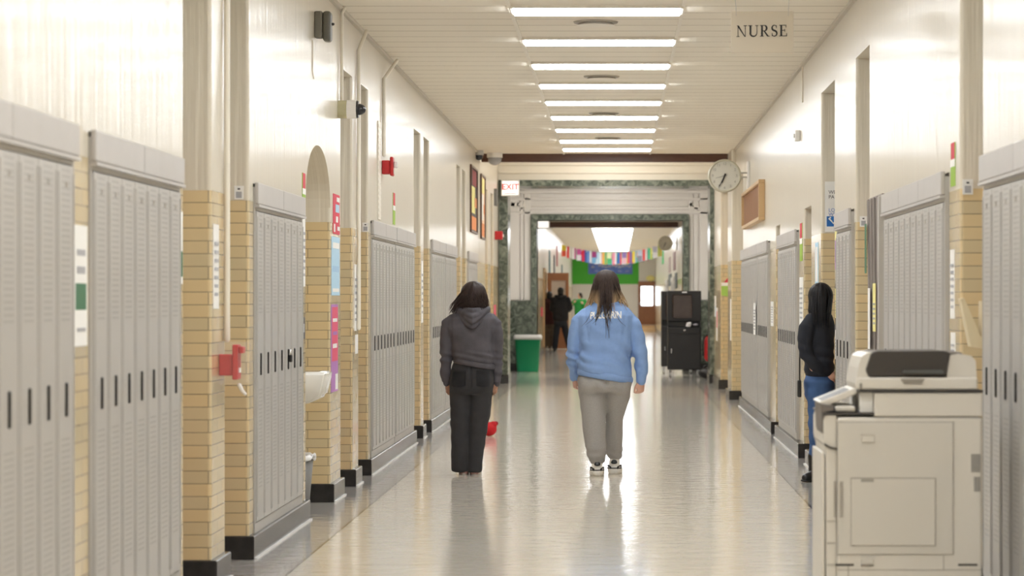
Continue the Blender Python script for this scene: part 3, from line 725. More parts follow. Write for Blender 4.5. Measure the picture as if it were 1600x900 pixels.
# bin
r = empty('trash_bin', (-1.79, 53.6, 0)); tag(r, 'green plastic trash bin with white liner against the marble', 'bin')
def sq(bm, z, a, b_, rr=.06, n=5):
    v = []
    for cx, cy, t0 in ((a-rr, b_-rr, 0), (-a+rr, b_-rr, 90), (-a+rr, -b_+rr, 180), (a-rr, -b_+rr, 270)):
        for k in range(n):
            t = math.radians(t0 + 90*k/(n-1)); v.append(bm.verts.new((cx+rr*math.cos(t), cy+rr*math.sin(t), z)))
    return v
def loft(bm, rings):
    for i in range(len(rings)-1):
        n = len(rings[0])
        for k in range(n): bm.faces.new((rings[i][k], rings[i][(k+1) % n], rings[i+1][(k+1) % n], rings[i+1][k]))
    bm.faces.new(rings[0][::-1]); bm.faces.new(rings[-1]); bmesh.ops.recalc_face_normals(bm, faces=bm.faces)
bm = B(); loft(bm, [sq(bm, .0, .205, .17), sq(bm, .02, .21, .175), sq(bm, .62, .252, .215), sq(bm, .62, .262, .225), sq(bm, .66, .264, .227)])
obj('body', bm, mat('green bin plastic', (.0, .27, .11), .4), r, True)
bm = B(); loft(bm, [sq(bm, .655, .275, .238), sq(bm, .64, .285, .245), sq(bm, .71, .28, .24), sq(bm, .735, .262, .225), sq(bm, .70, .24, .20)])
obj('liner', bm, mat('grey white bin liner', (.75, .74, .74), .35, bump=.6, bs=30), r, True)
# red toy on the floor
r = empty('red_plush_toy', (-1.36, 28.4, 0)); tag(r, 'small round red plush toy lying on the floor behind the girl', 'toy')
bm = B(); ell(bm, (0, 0, .075), (.085, .075, .075)); ell(bm, (.05, 0, .125), (.04, .04, .035)); obj('body', fuse(bm, .008), mat('red plush', (.55, .01, .015), .8, bump=.5, bs=60), r)
bm = B(); ell(bm, (.075, 0, .135), (.025, .02, .022)); obj('ear', bm, mat('dark red plush', (.30, .01, .02), .8), r, True)

# ------------------------------------------------------------------ hanging sign NURSE
def ribbon(bm, pts, ws, y=0, th=.002):
    n = len(pts); L, R = [], []
    for i in range(n):
        a = Vector(pts[max(i-1, 0)]); c = Vector(pts[min(i+1, n-1)]); t = (c-a).normalized(); nn = Vector((-t.y, t.x))
        p = Vector(pts[i]); L.append(p+nn*ws[i]/2); R.append(p-nn*ws[i]/2)
    for i in range(n-1): prism(bm, [tuple(L[i]), tuple(L[i+1]), tuple(R[i+1]), tuple(R[i])], y-th, y, 'y')
def arc(cx, cy, rx, ry, a0, a1, n=16): return [(cx+rx*math.cos(math.radians(a0+(a1-a0)*i/n)), cy+ry*math.sin(math.radians(a0+(a1-a0)*i/n))) for i in range(n+1)]
def rect(bm, x0, x1, z0, z1): box(bm, x0, x1, -.002, 0, z0, z1)
def letter(ch, ox, H):
    bm = B(); T, t = .165*H, .06*H
    if ch == 'N':
        rect(bm, .10*H, .10*H+t, 0, H); rect(bm, .74*H, .74*H+t, 0, H); prism(bm, [(.03*H, H), (.20*H, H), (.785*H, 0), (.70*H, 0)], -.002, 0, 'y')
        rect(bm, 0, .26*H, 0, t); rect(bm, .62*H, .92*H, H-t, H); w = .96
    if ch == 'U':
        rect(bm, .10*H, .10*H+T, .3*H, H); rect(bm, .72*H, .72*H+t, .3*H, H); ribbon(bm, arc(.455*H, .32*H, .288*H, .29*H, 180, 360), [T*(1-.65*i/16) for i in range(17)])
        rect(bm, 0, .34*H, H-t, H); rect(bm, .60*H, .88*H, H-t, H); w = .93
    if ch == 'R':
        rect(bm, .10*H, .10*H+T, 0, H); rect(bm, 0, .33*H, 0, t); rect(bm, 0, .40*H, H-t, H); rect(bm, .2*H, .40*H, .47*H, .47*H+t)
        ribbon(bm, arc(.38*H, .735*H, .21*H, .243*H, -90, 90), [t+(T-t)*math.sin(PI*i/16) for i in range(17)])
        prism(bm, [(.30*H, .49*H), (.44*H, .49*H), (.80*H, 0), (.64*H, 0)], -.002, 0, 'y'); rect(bm, .66*H, .86*H, 0, t); w = .86
    if ch == 'S':
        p = arc(.32*H, .755*H, .20*H, .225*H, 40, 250, 14) + arc(.32*H, .26*H, .22*H, .24*H, 75, -150, 14)
        n = len(p); ribbon(bm, p, [t+(T-t)*math.sin(PI*i/(n-1))**2 for i in range(n)])
        rect(bm, .47*H, .47*H+t, .72*H, .98*H); rect(bm, .10*H, .10*H+t, .02*H, .30*H); w = .66
    if ch == 'E':
        rect(bm, .10*H, .10*H+T, 0, H); rect(bm, 0, .64*H, 0, t); rect(bm, 0, .60*H, H-t, H); rect(bm, .2*H, .48*H, .50*H, .50*H+t)
        rect(bm, .57*H, .57*H+t, H*.76, H); rect(bm, .63*H, .63*H+t, 0, .26*H); rect(bm, .46*H, .46*H+t, .40*H, .64*H); w = .75
    for v in bm.verts: v.co.x += ox
    return bm, w*H
Ys = 17.0
r = empty('hanging_sign', (X(1191, Ys), Ys, Z(50, Ys))); tag(r, 'cream hanging sign reading NURSE in black serif letters', 'sign')
bm = B(); box(bm, -.198, .198, 0, .008, -.13, .13, .002, 1); obj('board', bm, mat('cream sign board', (.60, .53, .42), .5), r)
whole = bpy.data.meshes.new('n'); allb = B(); ox = 0
for ch in 'NURSE':
    bm, w_ = letter(ch, ox, .072); tmp = bpy.data.meshes.new('q'); bm.to_mesh(tmp); bm.free(); allb.from_mesh(tmp); bpy.data.meshes.remove(tmp); ox += w_ + .006
for v in allb.verts: v.co += Vector((-ox/2+.002, -.0005, -.029)); v.co.z += v.co.x*.015
obj('lettering', allb, M_black, r)
for s_ in (-1, 1):
    bm = B(); tube(bm, [(s_*.165, .004, .09), (s_*.165, -.004, .13), (s_*.172, 0, .25), (s_*.162, 0, .36), (s_*.165, 0, ZC-Z(50, Ys)-.002)], [.002]*5, 6); obj('hanging_wire', bm, M_frame, r, True)

# ------------------------------------------------------------------ right wall things
def wall_clock(y, label):
    dd = .214; cx = X(1132, 34.6) - WR if y < 40 else -.34
    r = empty('wall_clock', (WR, y, Z(275, 34.6) if y < 40 else 3.03)); tag(r, label, 'clock')
    m_rim = mat('clock rim', (.50, .47, .36), .35); m_face = mat('clock face', (.60, .58, .50), .3)
    bm = B(); cyl(bm, (cx, -.05, 0), (cx, .05, 0), dd, n=48); obj('case', bm, m_rim, r)
    bm = B(); cyl(bm, (cx, -.058, 0), (cx, -.05, 0), dd*.9, dd*.92, n=48); obj('dial', bm, m_face, r)
    bm = B()
    tube(bm, [(cx+dd*.93*math.cos(t*PI/24), -.055, dd*.93*math.sin(t*PI/24)) for t in range(49)], [.014]*49, 8, caps=False); obj('bezel', bm, m_rim, r, True)
    bm = B(); me = bpy.data.meshes.new('q')
    for k in range(12):
        a = PI/2 - k*PI/6; tm = text_mesh(str(k or 12), .048, .0008); stand(tm, (cx+dd*.72*math.cos(a), -.060, dd*.72*math.sin(a))); bm.from_mesh(tm); bpy.data.meshes.remove(tm)
    obj('numerals', bm, mat('faded numeral', (.25, .24, .20), .6), r)
    for nm, ang, ln, wd in (('hour_hand', 200, .10, .010), ('minute_hand', 207, .155, .007), ('second_hand', 255, .12, .003)):
        a = math.radians(90-ang); d = Vector((math.cos(a), 0, math.sin(a))); n_ = Vector((-d.z, 0, d.x)); p0 = Vector((cx, -.064, 0)) - d*.03
        bm = B(); q = [p0+n_*wd, p0-n_*wd, p0+d*(ln+.03)-n_*wd*.5, p0+d*(ln+.03)+n_*wd*.5]; prism(bm, [(v.x, v.z) for v in q], -.066, -.063, 'y'); obj(nm, bm, M_black, r)
    bm = B(); box(bm, cx+dd-.01, -.03, -.02, .02, -.025, -.005); box(bm, cx+dd-.02, -.03, -.02, .02, .03, .05); obj('bracket', bm, M_frame, r)
    bm = B(); box(bm, -.035, -.001, -.07, .07, -.19, .19, .006); obj('wall_plate', bm, M_white, r)
wall_clock(34.6, 'round cream double sided clock on a bracket at the upper right')
wall_clock(76.5, 'blurred second round clock on a bracket far down the right wall')
def slat_panel(y0, y1, z0, z1):
    r = empty('slatted_wood_panel', (WR, (y0+y1)/2, (z0+z1)/2)); tag(r, 'brown slatted wood panel in light frame high on right wall below the clock', 'wood panel')
    w, h = (y1-y0)/2, (z1-z0)/2
    bm = B(); box(bm, -.03, -.001, -w+.04, w-.04, -h+.04, h-.04)
    n = 22
    for i in range(n): box(bm, -.045, -.03, -w+.05+i*(2*w-.1)/n, -w+.05+(i+.75)*(2*w-.1)/n, -h+.04, h-.04)
    obj('slats', bm, M_brwn, r)
    bm = B()
    for a in ((-w, w, h-.04, h), (-w, w, -h, -h+.04), (-w, -w+.04, -h+.04, h-.04), (w-.04, w, -h+.04, h-.04)): box(bm, -.075, -.001, a[0], a[1], a[2], a[3], .004, 1)
    obj('frame', bm, M_oak, r)
slat_panel(31.0, 35.3, 2.36, 2.83)
r = empty('wall_box', (WR, 25.05, 2.97)); tag(r, 'tiny white box high on right wall, alone on bare paint', 'sensor')
bm = B(); box(bm, -.05, -.001, -.05, .05, -.05, .05, .008); obj('housing', bm, M_white, r)
bm = B(); cyl(bm, (-.05, 0, 0), (-.06, 0, 0), .02); obj('sensor_lens', bm, M_frame, r)
# sign on the far side of the alcove
r = empty('alcove_sign', (1.83, 22.44, Z(323, 22.44))); tag(r, 'tall white sign with blue symbol on the alcove side above the person in jeans', 'sign')
bm = B(); box(bm, -.10, .14, -.006, 0, -.21, .21); obj('board', bm, M_paper, r)
bm = B(); box(bm, -.085, 0.0, -.008, -.006, -.165, -.08); obj('blue_symbol', bm, mat('sign blue', (.02, .16, .50), .5), r)
bm = B(); tube(bm, [(-.065, -.009, -.10), (-.045, -.009, -.12), (-.03, -.009, -.14), (-.015, -.009, -.12)], [.006]*4, 6); ell(bm, (-.055, -.009, -.092), (.007, .002, .007)); obj('symbol_mark', bm, M_paper, r)
for s_, z in (('WEST', .12), ('PAR', .08), ('LOWE', -.03), ('WEST', -.065)):
    tm = text_mesh(s_, .042, .0006, align='LEFT'); stand(tm, (-.07, -.0075, z)); obj('lettering', tm, p_blue if z < 0 else p_dk, r)
paper('wall_poster', 'narrow yellow and purple poster left of the bluish narrow locker bank', 'poster', 1, 20.68, 20.98, 1.68, 1.98, p_purple, bands=[(.75, 1, .0, 1, p_yel), (.15, .5, .1, .8, p_dk)])
paper('wall_notice', 'pale yellow notice beside the head of the person in jeans', 'notice', 1, 20.66, 20.98, 1.30, 1.53, p_yel, bands=lines[:5])
paper('wall_notice', 'white printed notice with dark heading behind the person, below the yellow one', 'notice', 1, 20.66, 20.98, .98, 1.25, M_paper, bands=lines[:5]+[(.85, 1, 0, 1, p_dk)])
paper('wall_notice', 'white sheets fixed on the brick pier left of the head of person in jeans', 'notice', 1, 22.7, 23.4, 1.10, 1.55, M_paper, bands=lines)
paper('wall_notice', 'pale blue edged notice high on the pier left of the person in jeans', 'notice', 1, 22.75, 23.1, 1.56, 1.93, p_lblue, bands=[(.1, .9, .15, .85, M_paper)])
paper('wall_notice', 'stack of white sheets on the wall between low doorway and locker bank', 'notice', 1, 24.62, 25.1, 1.20, 1.65, M_paper, bands=lines)
paper('paper_decoration', 'red and green paper strip above the white sheets beside the low doorway', 'decoration', 1, 24.7, 25.05, 1.8, 2.15, p_lime, bands=[(.55, 1, .1, .9, p_red), (.45, .6, 0, 1, M_paper)])
paper('paper_decoration', 'red and green paper strip on paint above the ten door locker bank', 'decoration', 1, 13.52, 13.70, 2.02, 2.24, p_lime, bands=[(.6, 1, .1, .9, p_red), (.45, .62, 0, 1, M_paper)])
paper('wall_notice', 'long narrow white notice on the strip of wall left of the beige pocket', 'notice', 1, 13.55, 13.72, 1.35, 1.70, M_paper, bands=lines)
paper('wall_notice', 'lower white printed sheet on the strip of wall behind the copier', 'notice', 1, 13.52, 13.70, 1.0, 1.28, M_paper, bands=lines)
paper('wall_notice', 'white sheet on brick right next to the lockers under the wood panel', 'notice', 1, 29.3, 29.8, 1.15, 1.42, M_paper, bands=lines)
paper('wall_notice', 'white notice hanging on the seam of the lockers below the wood panel', 'notice', 1, 32.2, 32.7, 1.02, 1.40, M_paper, xf=1.655, bands=lines)
# grey wood bulletin panel
M_grw = wood_material('weathered grey wood', (.20, .17, .155), (.36, .32, .29), (1, 14, .6), .5)
r = empty('bulletin_panel', (WR, 17.55, 0)); tag(r, 'weathered grey wood panel on right wall holding white and yellow notes', 'bulletin board')
bm = B(); box(bm, -.02, -.001, -.47, .43, .14, 2.12); obj('backing', bm, M_grw, r)
bm = B()
for y_ in (-.30, -.08, .12, .30): tube(bm, [(-.022, y_, .16), (-.03, y_+.02, .7), (-.026, y_-.02, 1.3), (-.03, y_+.03, 2.1)], [.012]*4, 6)
obj('batten', bm, M_grw, r, True)
bm = B(); box(bm, -.05, -.001, -.54, -.475, .14, 2.1, .004, 1); obj('side_post', bm, M_frame, r)
paper('pinned_note', 'long white note pinned on the weathered grey wood panel', 'note', 1, 17.60, 17.74, 1.12, 1.52, M_paper, xf=WR-.046)
paper('pinned_note', 'yellow note pinned on the weathered grey wood panel', 'note', 1, 17.22, 17.40, 1.24, 1.55, p_yel, xf=WR-.046, bands=lines[:5])
paper('green_wreath_strip', 'dark green paper leaf strip at the left edge of the weathered wood panel', 'decoration', 1, 17.85, 17.97, 1.62, 1.95, p_green, xf=WR-.046)
# beige wall pocket
r = empty('wall_pocket', (WR, 12.46, 1.22)); tag(r, 'beige paper pocket tilted out from the wall beside the near right lockers', 'file pocket')
bm = B(); prism(bm, [(-.02, 0), (-.07, .01), (-.115, .23), (-.10, .235), (-.02, .05)], -.05, .05, 'y'); obj('pocket', bm, mat('beige card', (.70, .60, .40), .6), r)
bm = B(); box(bm, -.02, -.001, -.05, .05, 0, .22); obj('back_plate', bm, mat('beige card', (.70, .60, .40), .6), r)

# ------------------------------------------------------------------ black media cart and what stands by it
def caster(parent, x, y):
    bm = B(); cyl(bm, (x-.02, y, .06), (x+.02, y, .06), .06, n=20); w_ = obj('caster', bm, mat('grey caster', (.45, .45, .44), .5), parent)
    bm = B(); box(bm, x-.028, x-.022, y-.02, y+.02, .05, .14); box(bm, x+.022, x+.028, y-.02, y+.02, .05, .14); box(bm, x-.028, x+.028, y-.02, y+.02, .132, .14); obj('fork', bm, M_steel, w_)
M_cart = mat('black powder coat', (.018, .017, .018), .45)
def media_cart(x, y, label, w=.62, d=.5):
    r = empty('media_cart', (x, y, 0)); tag(r, label, 'cart'); h = w/2
    bm = B(); box(bm, -h, h, -d/2, d/2, .14, .93, .01); obj('cabinet', bm, M_cart, r)
    bm = B(); box(bm, -h+.02, h-.02, -d/2-.015, -d/2-.001, .16, .80, .004, 1); dr = obj('door', bm, M_cart, r)
    bm = B(); box(bm, -h+.06, -h+.075, -d/2-.03, -d/2-.015, .45, .53); obj('latch', bm, M_steel, dr)
    bm = B(); box(bm, -h+.02, h-.02, -d/2-.015, -d/2-.001, .815, .92, .004, 1); dd_ = obj('drawer', bm, M_cart, r)
    bm = B(); cyl(bm, (0, -d/2-.015, .87), (0, -d/2-.03, .87), .018); obj('lock', bm, M_steel, dd_)
    bm = B(); box(bm, -h, h, -d/2+.08, d/2, .932, 1.04, .006, 1); obj('shelf_bay', bm, M_black, r)
    bm = B(); box(bm, -h, -h+.02, -d/2, d/2, .932, 1.04); box(bm, h-.02, h, -d/2, d/2, .932, 1.04); obj('side_panel', bm, M_cart, r)
    bm = B(); box(bm, -h, h, -d/2, d/2, 1.041, 1.60, .012); hd = obj('screen_case', bm, M_cart, r)
    bm = B(); box(bm, -h+.08, h-.17, -d/2-.008, -d/2-.001, 1.10, 1.53, .03, 3); obj('screen', bm, mat('dusty dark screen', (.075, .055, .05), .25, var=.4, vs=6), hd)
    bm = B(); box(bm, -.05, .05, -d/2-.012, -d/2-.001, 1.555, 1.585, .004, 1); obj('catch', bm, M_steel, hd)
    for a in (-h+.05, h-.05):
        for b_ in (-d/2+.06, d/2-.06): caster(r, a, b_)
media_cart(1.235, 49.9, 'tall black media cart on casters standing by the right portal')
media_cart(1.16, 52.4, 'second black cart almost hidden right behind the first', .62, .5)
r = empty('crumpled_bag', (1.33, 49.62, .935)); tag(r, 'crumpled white plastic bag on the black cart shelf', 'bag')
bm = B()
for i in range(7): ell(bm, (random.uniform(-.04, .04), random.uniform(-.02, .02), .04+random.uniform(-.02, .02)), (.035, .03, .03), 8)
me = fuse(bm, .008); wrinkle(me, lambda c: .008*noise.noise(c*40)); obj('bag_body', me, mat('white plastic bag', (.75, .74, .75), .3), r)
bm = B(); ell(bm, (.11, 0, .04), (.05, .03, .02), 10); obj('bag_tail', bm, mat('grey plastic wrap', (.35, .34, .4), .4), r, True)
r = empty('fire_extinguisher', (1.655, 49.2, .30)); tag(r, 'red fire extinguisher low at the right marble behind the cart', 'fire extinguisher')
bm = B(); tube(bm, [(0, 0, .07), (0, 0, .38), (0, 0, .44), (0, 0, .47)], [.07, .07, .05, .025], 16); obj('cylinder', bm, M_red, r, True)
bm = B(); box(bm, -.02, .02, -.05, .03, .49, .51); box(bm, -.02, .02, -.06, .03, .53, .545); obj('lever', bm, M_black, r)
bm = B(); tube(bm, [(0, -.02, .49), (-.08, -.04, .45), (-.10, -.03, .25), (-.09, -.02, .12)], [.01, .01, .01, .018], 8); obj('hose', bm, M_black, r, True)
r = empty('black_bag', (1.63, 48.7, 0)); tag(r, 'black bag lying on the floor right of the cart wheels', 'bag')
bm = B(); ell(bm, (0, 0, .1), (.17, .14, .1)); ell(bm, (.05, 0, .17), (.09, .08, .07)); obj('bag_body', fuse(bm, .015), M_black, r)
bm = B(); tube(bm, [(-.1, 0, .15), (-.05, 0, .24), (.03, 0, .25), (.08, 0, .18)], [.012]*4, 8); obj('strap', bm, M_black, r, True)
paper('pale_blue_leaflet', 'small white and pale blue leaflet on right marble beside the cart', 'leaflet', 1, 45.2, 45.9, 1.15, 1.5, M_paper, xf=1.656, bands=[(0, .5, 0, .5, p_lblue)])
paper('red_white_notice', 'long red and white notice below the leaflet on right lobby brick', 'notice', 1, 44.5, 45.1, .75, 1.3, M_paper, xf=1.656, bands=[(.4, .9, .1, .6, p_red)])
paper('wall_notice', 'white vertical notice on the yellow brick end pier at right', 'notice', 1, 38.7, 39.0, .85, 1.45, M_paper, xf=1.636)
b = B(); b2 = empty('paper_decoration', (X(1136, 43.15), 43.19, Z(445, 43.2))); tag(b2, 'green paper shape with red top on the brick facing down the corridor', 'decoration')
bm = B(); prism(bm, [(-.09, -.17), (.02, -.19), (.10, -.15), (.10, -.02), (-.09, -.02)], -.008, 0, 'y'); obj('green_sheet', bm, K('apple green paper', (.38, .62, .12)), b2)
bm = B(); box(bm, -.09, .10, -.010, 0, -.018, .035); obj('white_band', bm, M_paper, b2)
bm = B(); prism(bm, [(-.05, .036), (.10, .036), (.09, .16), (.05, .16)], -.008, 0, 'y'); obj('red_top', bm, p_red, b2)

# ------------------------------------------------------------------ far corridor
def far_sheet(name, label, cat, s, y0, y1, z0, z1, m): return paper(name, label, cat, s, y0, y1, z0, z1, m, th=.02)
far_sheet('dark_poster', 'blurred maroon grey poster below the second clock', 'poster', 1, 78.5, 81.5, 2.3, 2.85, K('maroon grey print', (.22, .13, .13)))
far_sheet('dark_poster', 'blurred grey poster left of the maroon grey one on the far right wall', 'poster', 1, 86, 89, 2.3, 2.8, K('warm grey print', (.35, .27, .25)))
far_sheet('dark_poster', 'blurred slanting dark poster above the far right lockers', 'poster', 1, 84.6, 88.9, 1.86, 2.25, K('near black print', (.07, .085, .09)))
far_sheet('dark_poster', 'blurred small black poster below and beyond the second clock', 'poster', 1, 76.5, 79.0, 1.75, 2.2, K('near black print', (.07, .085, .09)))
for y_, z_, m_, t in ((66, 2.15, p_red, 'blurred red round notice inside the inner portal at left'), (72, 1.1, p_red, 'small red notice on white pier behind the green bin')):
    far_sheet('red_notice', t, 'notice', -1, y_, y_+1.0, z_-.12, z_+.12, m_)
for y_, z_, c_, t in ((80, 2.55, K('dark teal print', (.05, .12, .13)), 'dark vertical teal banner on far left wall above the wooden door'), (86, 2.5, p_dk, 'second dark banner on far left wall past the wooden door'),
                      (90, 2.9, K('maroon print', (.3, .04, .05)), 'maroon poster high on far left wall'), (98, 2.35, K('dark teal print', (.05, .12, .13)), 'small teal poster near the end of the far left wall')):
    far_sheet('wall_banner', t, 'banner', -1, y_, y_+1.4, z_-.35, z_+.35, c_)
# open wooden door leaf
r = empty('open_wooden_door', (WL+.02, 77.6, 0)); tag(r, 'open brown wooden door with glass panel behind the two dark clothed people', 'door')
bm = B(); box(bm, 0, .12, -.03, .03, .01, 2.2); box(bm, .53, .62, -.03, .03, .01, 2.2); box(bm, .12, .53, -.03, .03, 1.98, 2.2); box(bm, .12, .53, -.03, .03, .01, .95); obj('leaf', bm, M_wood, r)
bm = B(); box(bm, .12, .53, -.01, .01, .95, 1.98); obj('glass_panel', bm, mat('hazy reflecting glass', (.55, .45, .36), .15), r)
bm = B(); cyl(bm, (.57, -.03, 1.02), (.57, -.08, 1.02), .02); ell(bm, (.57, -.09, 1.02), (.03, .025, .03)); obj('handle', bm, M_steel, r, True)
b = B(); box(b, WL+.005, WL+.04, 74.1, 74.3, 0, 2.3); box(b, WL+.005, WL+.04, 76.2, 76.4, 0, 2.3); box(b, WL+.005, WL+.04, 74.3, 76.2, 2.2, 2.3); struct('trim_11', b, M_oak)
# end wall door, banner, step
r = empty('end_door', (1.33, FAR-.02, 0)); tag(r, 'brown wooden door with bright window at the far end', 'door')
bm = B()
for a in ((-.40, -.27, .28, 2.25), (.27, .40, .28, 2.25), (-.27, .27, .28, 1.14), (-.27, .27, 2.02, 2.25)): box(bm, a[0], a[1], -.06, 0, a[2], a[3])
obj('leaf', bm, M_wood, r)
bm = B(); box(bm, -.27, .27, -.03, -.01, 1.14, 2.02); obj('window', bm, mat('daylit door glass', (.9, .95, 1), .2, emit=(.86, .95, 1), es=1.2), r)
bm = B(); cyl(bm, (-.34, -.06, 1.25), (-.34, -.11, 1.25), .02); ell(bm, (-.34, -.12, 1.25), (.035, .03, .035)); obj('handle', bm, M_steel, r, True)
b = B(); box(b, .9, WR-.04, 118.5, FAR-.1, 0, .14); box(b, .95, WR-.04, 119.5, FAR-.1, .14, .27); struct('trim_12', b, M_oak)
bm = B(); ell(bm, (0, 0, 0), (.2, .04, .13)); o = obj('yellow_paper_bell', bm, mat('yellow paper', (.8, .65, .02), .6), smooth=True, loc=(1.49, FAR-.2, 2.38)); tag(o, 'round yellow decoration right above the brown end door', 'decoration')
r = empty('blue_banner', (-.33, FAR-.06, 2.87)); tag(r, 'blue banner with white script on the green end wall', 'banner')
bm = B(); box(bm, -1.0, 1.0, -.01, .01, -.29, .29); obj('cloth', bm, mat('banner blue', (.14, .24, .72), .6, var=.3, vs=4), r)
bm = B(); px_ = -.85
while px_ < .85:
    if random.random() < .82: tube(bm, [(px_+k*.02, -.014, .06+.05*math.sin(k*1.3+px_*9)+.03*math.sin(px_*31)) for k in range(7)], [.014]*7, 6)
    px_ += .15
obj('script', bm, M_paper, r, True)
bm = B()
for i in range(5): tube(bm, [(-.7+i*.35+k*.03, -.014, -.16+.03*math.sin(k*1.9+i)) for k in range(6)], [.012]*6, 6)
obj('small_script', bm, mat('pale lilac print', (.6, .62, .9), .6), r, True)
# flags on strings
cols = [((.80, .60, .05), (.75, .1, .05)), ((.75, .05, .05), (.85, .85, .8)), ((.85, .82, .8), (.5, .1, .3)), ((.6, .1, .35), (.8, .75, .8)), ((.7, .03, .08), (.08, .08, .35)), ((.15, .3, .65), (.85, .85, .85)),
        ((.35, .05, .2), (.2, .45, .7)), ((.5, .7, .85), (.9, .9, .9)), ((.85, .45, .1), (.1, .5, .2)), ((.75, .85, .5), (.1, .5, .2)), ((.8, .3, .4), (.9, .9, .9)), ((.05, .2, .55), (.8, .1, .1)),
        ((.3, .2, .5), (.8, .5, .6)), ((.75, .1, .15), (.1, .2, .5)), ((.85, .7, .1), (.3, .5, .7)), ((.6, .65, .8), (.3, .3, .4)), ((.8, .1, .1), (.9, .9, .9)), ((.1, .6, .35), (.8, .8, .2)), ((.5, .5, .62), (.8, .8, .85)), ((.45, .5, .12), (.6, .4, .1))]
names = ['yellow', 'red', 'white', 'magenta', 'crimson', 'blue', 'plum', 'light blue', 'orange', 'pale green', 'pink', 'navy', 'violet', 'scarlet', 'gold', 'grey blue', 'bright red', 'green', 'silver grey', 'olive']
for row, (Yf, zr) in enumerate(((93, 3.36), (103, 3.46))):
    r = empty('flag_string', (0, Yf, 0)); tag(r, ('nearer' if row == 0 else 'farther') + ' of the two sagging strings that hold the row of flags', 'string')
    L_ = [(-2.0 + 3.66*i/24, 0, zr - .30*(1-((i-12)/12)**2)) for i in range(25)]
    bm = B(); tube(bm, L_, [.008]*25, 6); obj('cord', bm, M_white, r, True)
    bm = B(); ell(bm, (L_[0][0], 0, L_[0][2]), (.02, .02, .02), 8); ell(bm, (L_[-1][0], 0, L_[-1][2]), (.02, .02, .02), 8); obj('hook', bm, M_steel, r, True)
    for i in range(20):
        t = (i+.5)/20; x = -1.95 + 3.5*t; z = zr - .30*(1-((t-.5)*2)**2) - .012
        c1, c2 = cols[(i*(1+row*6)+row*3) % 20]; k = (i*(1+row*6)+row*3) % 20
        bm = B(); hgt = .40; wd = .15
        pts = [(-wd/2, 0), (-wd/2, -hgt*.33), (-wd/2, -hgt*.66), (-wd/2, -hgt)]
        if i % 3: box(bm, -wd/2, wd*.12, -.004, .004, -hgt, 0); box(bm, wd*.12, wd/2, -.002, .006, -hgt, 0, mi=1)
        else: box(bm, -wd/2, wd/2, -.004, .004, -hgt*.5, 0); box(bm, -wd/2, wd/2, -.002, .006, -hgt, -hgt*.5, mi=1)
        o = obj('flag', bm, [mat('flag cloth %s' % str(c1), c1, .7), mat('flag cloth %s' % str(c2), c2, .7)], loc=(x, Yf, z))
        side = 'left half' if t < .5 else 'right half'
        tag(o, '%s banded flag on %s of the %s flag string' % (names[k], side, 'nearer' if row == 0 else 'farther'), 'flag', 'small flags strung across the far corridor')
o = paper('green_banner', 'green and blue banner hanging near the right end of the flags', 'banner', 1, 99, 101.5, 2.75, 3.25, K('green cloth', (.05, .45, .15)), th=.03)
# more light in the far corridor comes from its lamps

# ------------------------------------------------------------------ copier
YC = 11.07
def cx(px): return (px-VX)*YC/F
def cz(py): return EYE-(py-VY)*YC/F
r = empty('copier', (1.18, YC+.30, 0)); tag(r, 'large off-white office copier standing against the right lockers', 'copier')
M_cp = mat('warm white copier plastic', (.66, .625, .56), .42); M_cp2 = mat('grey white copier panel', (.60, .57, .51), .45); M_seam = mat('copier seam', (.26, .235, .20), .6)
M_dkc = mat('dark brown grey copier plastic', (.045, .04, .037), .35)
L0 = Vector((1.18, YC+.30, 0))
def cobj(name, bm, m, parent=r, smooth=False, label=None):
    for v in bm.verts: v.co -= L0
    o = obj(name, bm, m, parent, smooth)
    if label: o['label'] = label
    return o
D = .60   # depth away from the camera
xl = cx(1290); xr = cx(1535)
bm = B(); box(bm, cx(1308), xr, YC, YC+D, .06, cz(652), .012, 3); cobj('body', bm, M_cp)
bm = B(); prism(bm, [(cx(1308)-.0005, .06), (xl+.004, .06), (xl+.003, cz(705)), (xl+.001, cz(700)), (xl-.008, cz(690)), (xl-.008, cz(655)), (xl+.004, cz(647)), (cx(1308)-.0005, cz(647))], YC+.01, YC+D-.01, 'y')
bmesh.ops.bevel(bm, geom=[e for e in bm.edges], offset=.006, segments=2, affect='EDGES'); cobj('front_cover', bm, M_cp)
bm = B(); prism(bm, [(cx(1308), cz(703)), (xl+.02, cz(701)), (xl-.004, cz(696)), (xl-.004, cz(693)), (xl+.02, cz(698)), (cx(1308), cz(700))], YC-.002, YC+D-.05, 'y'); cobj('grip_recess', bm, M_dkc)
# upper body carrying the scanner
bm = B(); box(bm, cx(1366), xr, YC+.002, YC+D, cz(651), cz(614), .006, 2); cobj('scanner_base', bm, M_cp)
bm = B(); box(bm, cx(1342), xr+.004, YC-.002, YC+D, cz(613.5), cz(609.5), .003, 1); cobj('scanner_glass_rim', bm, M_dkc, label='dark seam around the scanner')
# output shelf with paper tray
bm = B(); box(bm, cx(1286), cx(1369), YC+.004, YC+D-.02, cz(649), cz(645), .003, 1); cobj('output_shelf', bm, M_dkc, label='dark narrow output shelf')
bm = B(); box(bm, cx(1306), cx(1338), YC+.03, YC+D-.06, cz(644), cz(635), .008, 2); cobj('output_tray', bm, M_cp)
bm = B(); box(bm, cx(1345), cx(1365), YC+.04, YC+D-.05, cz(644.5), cz(614)); cobj('inner_wall', bm, M_paper)
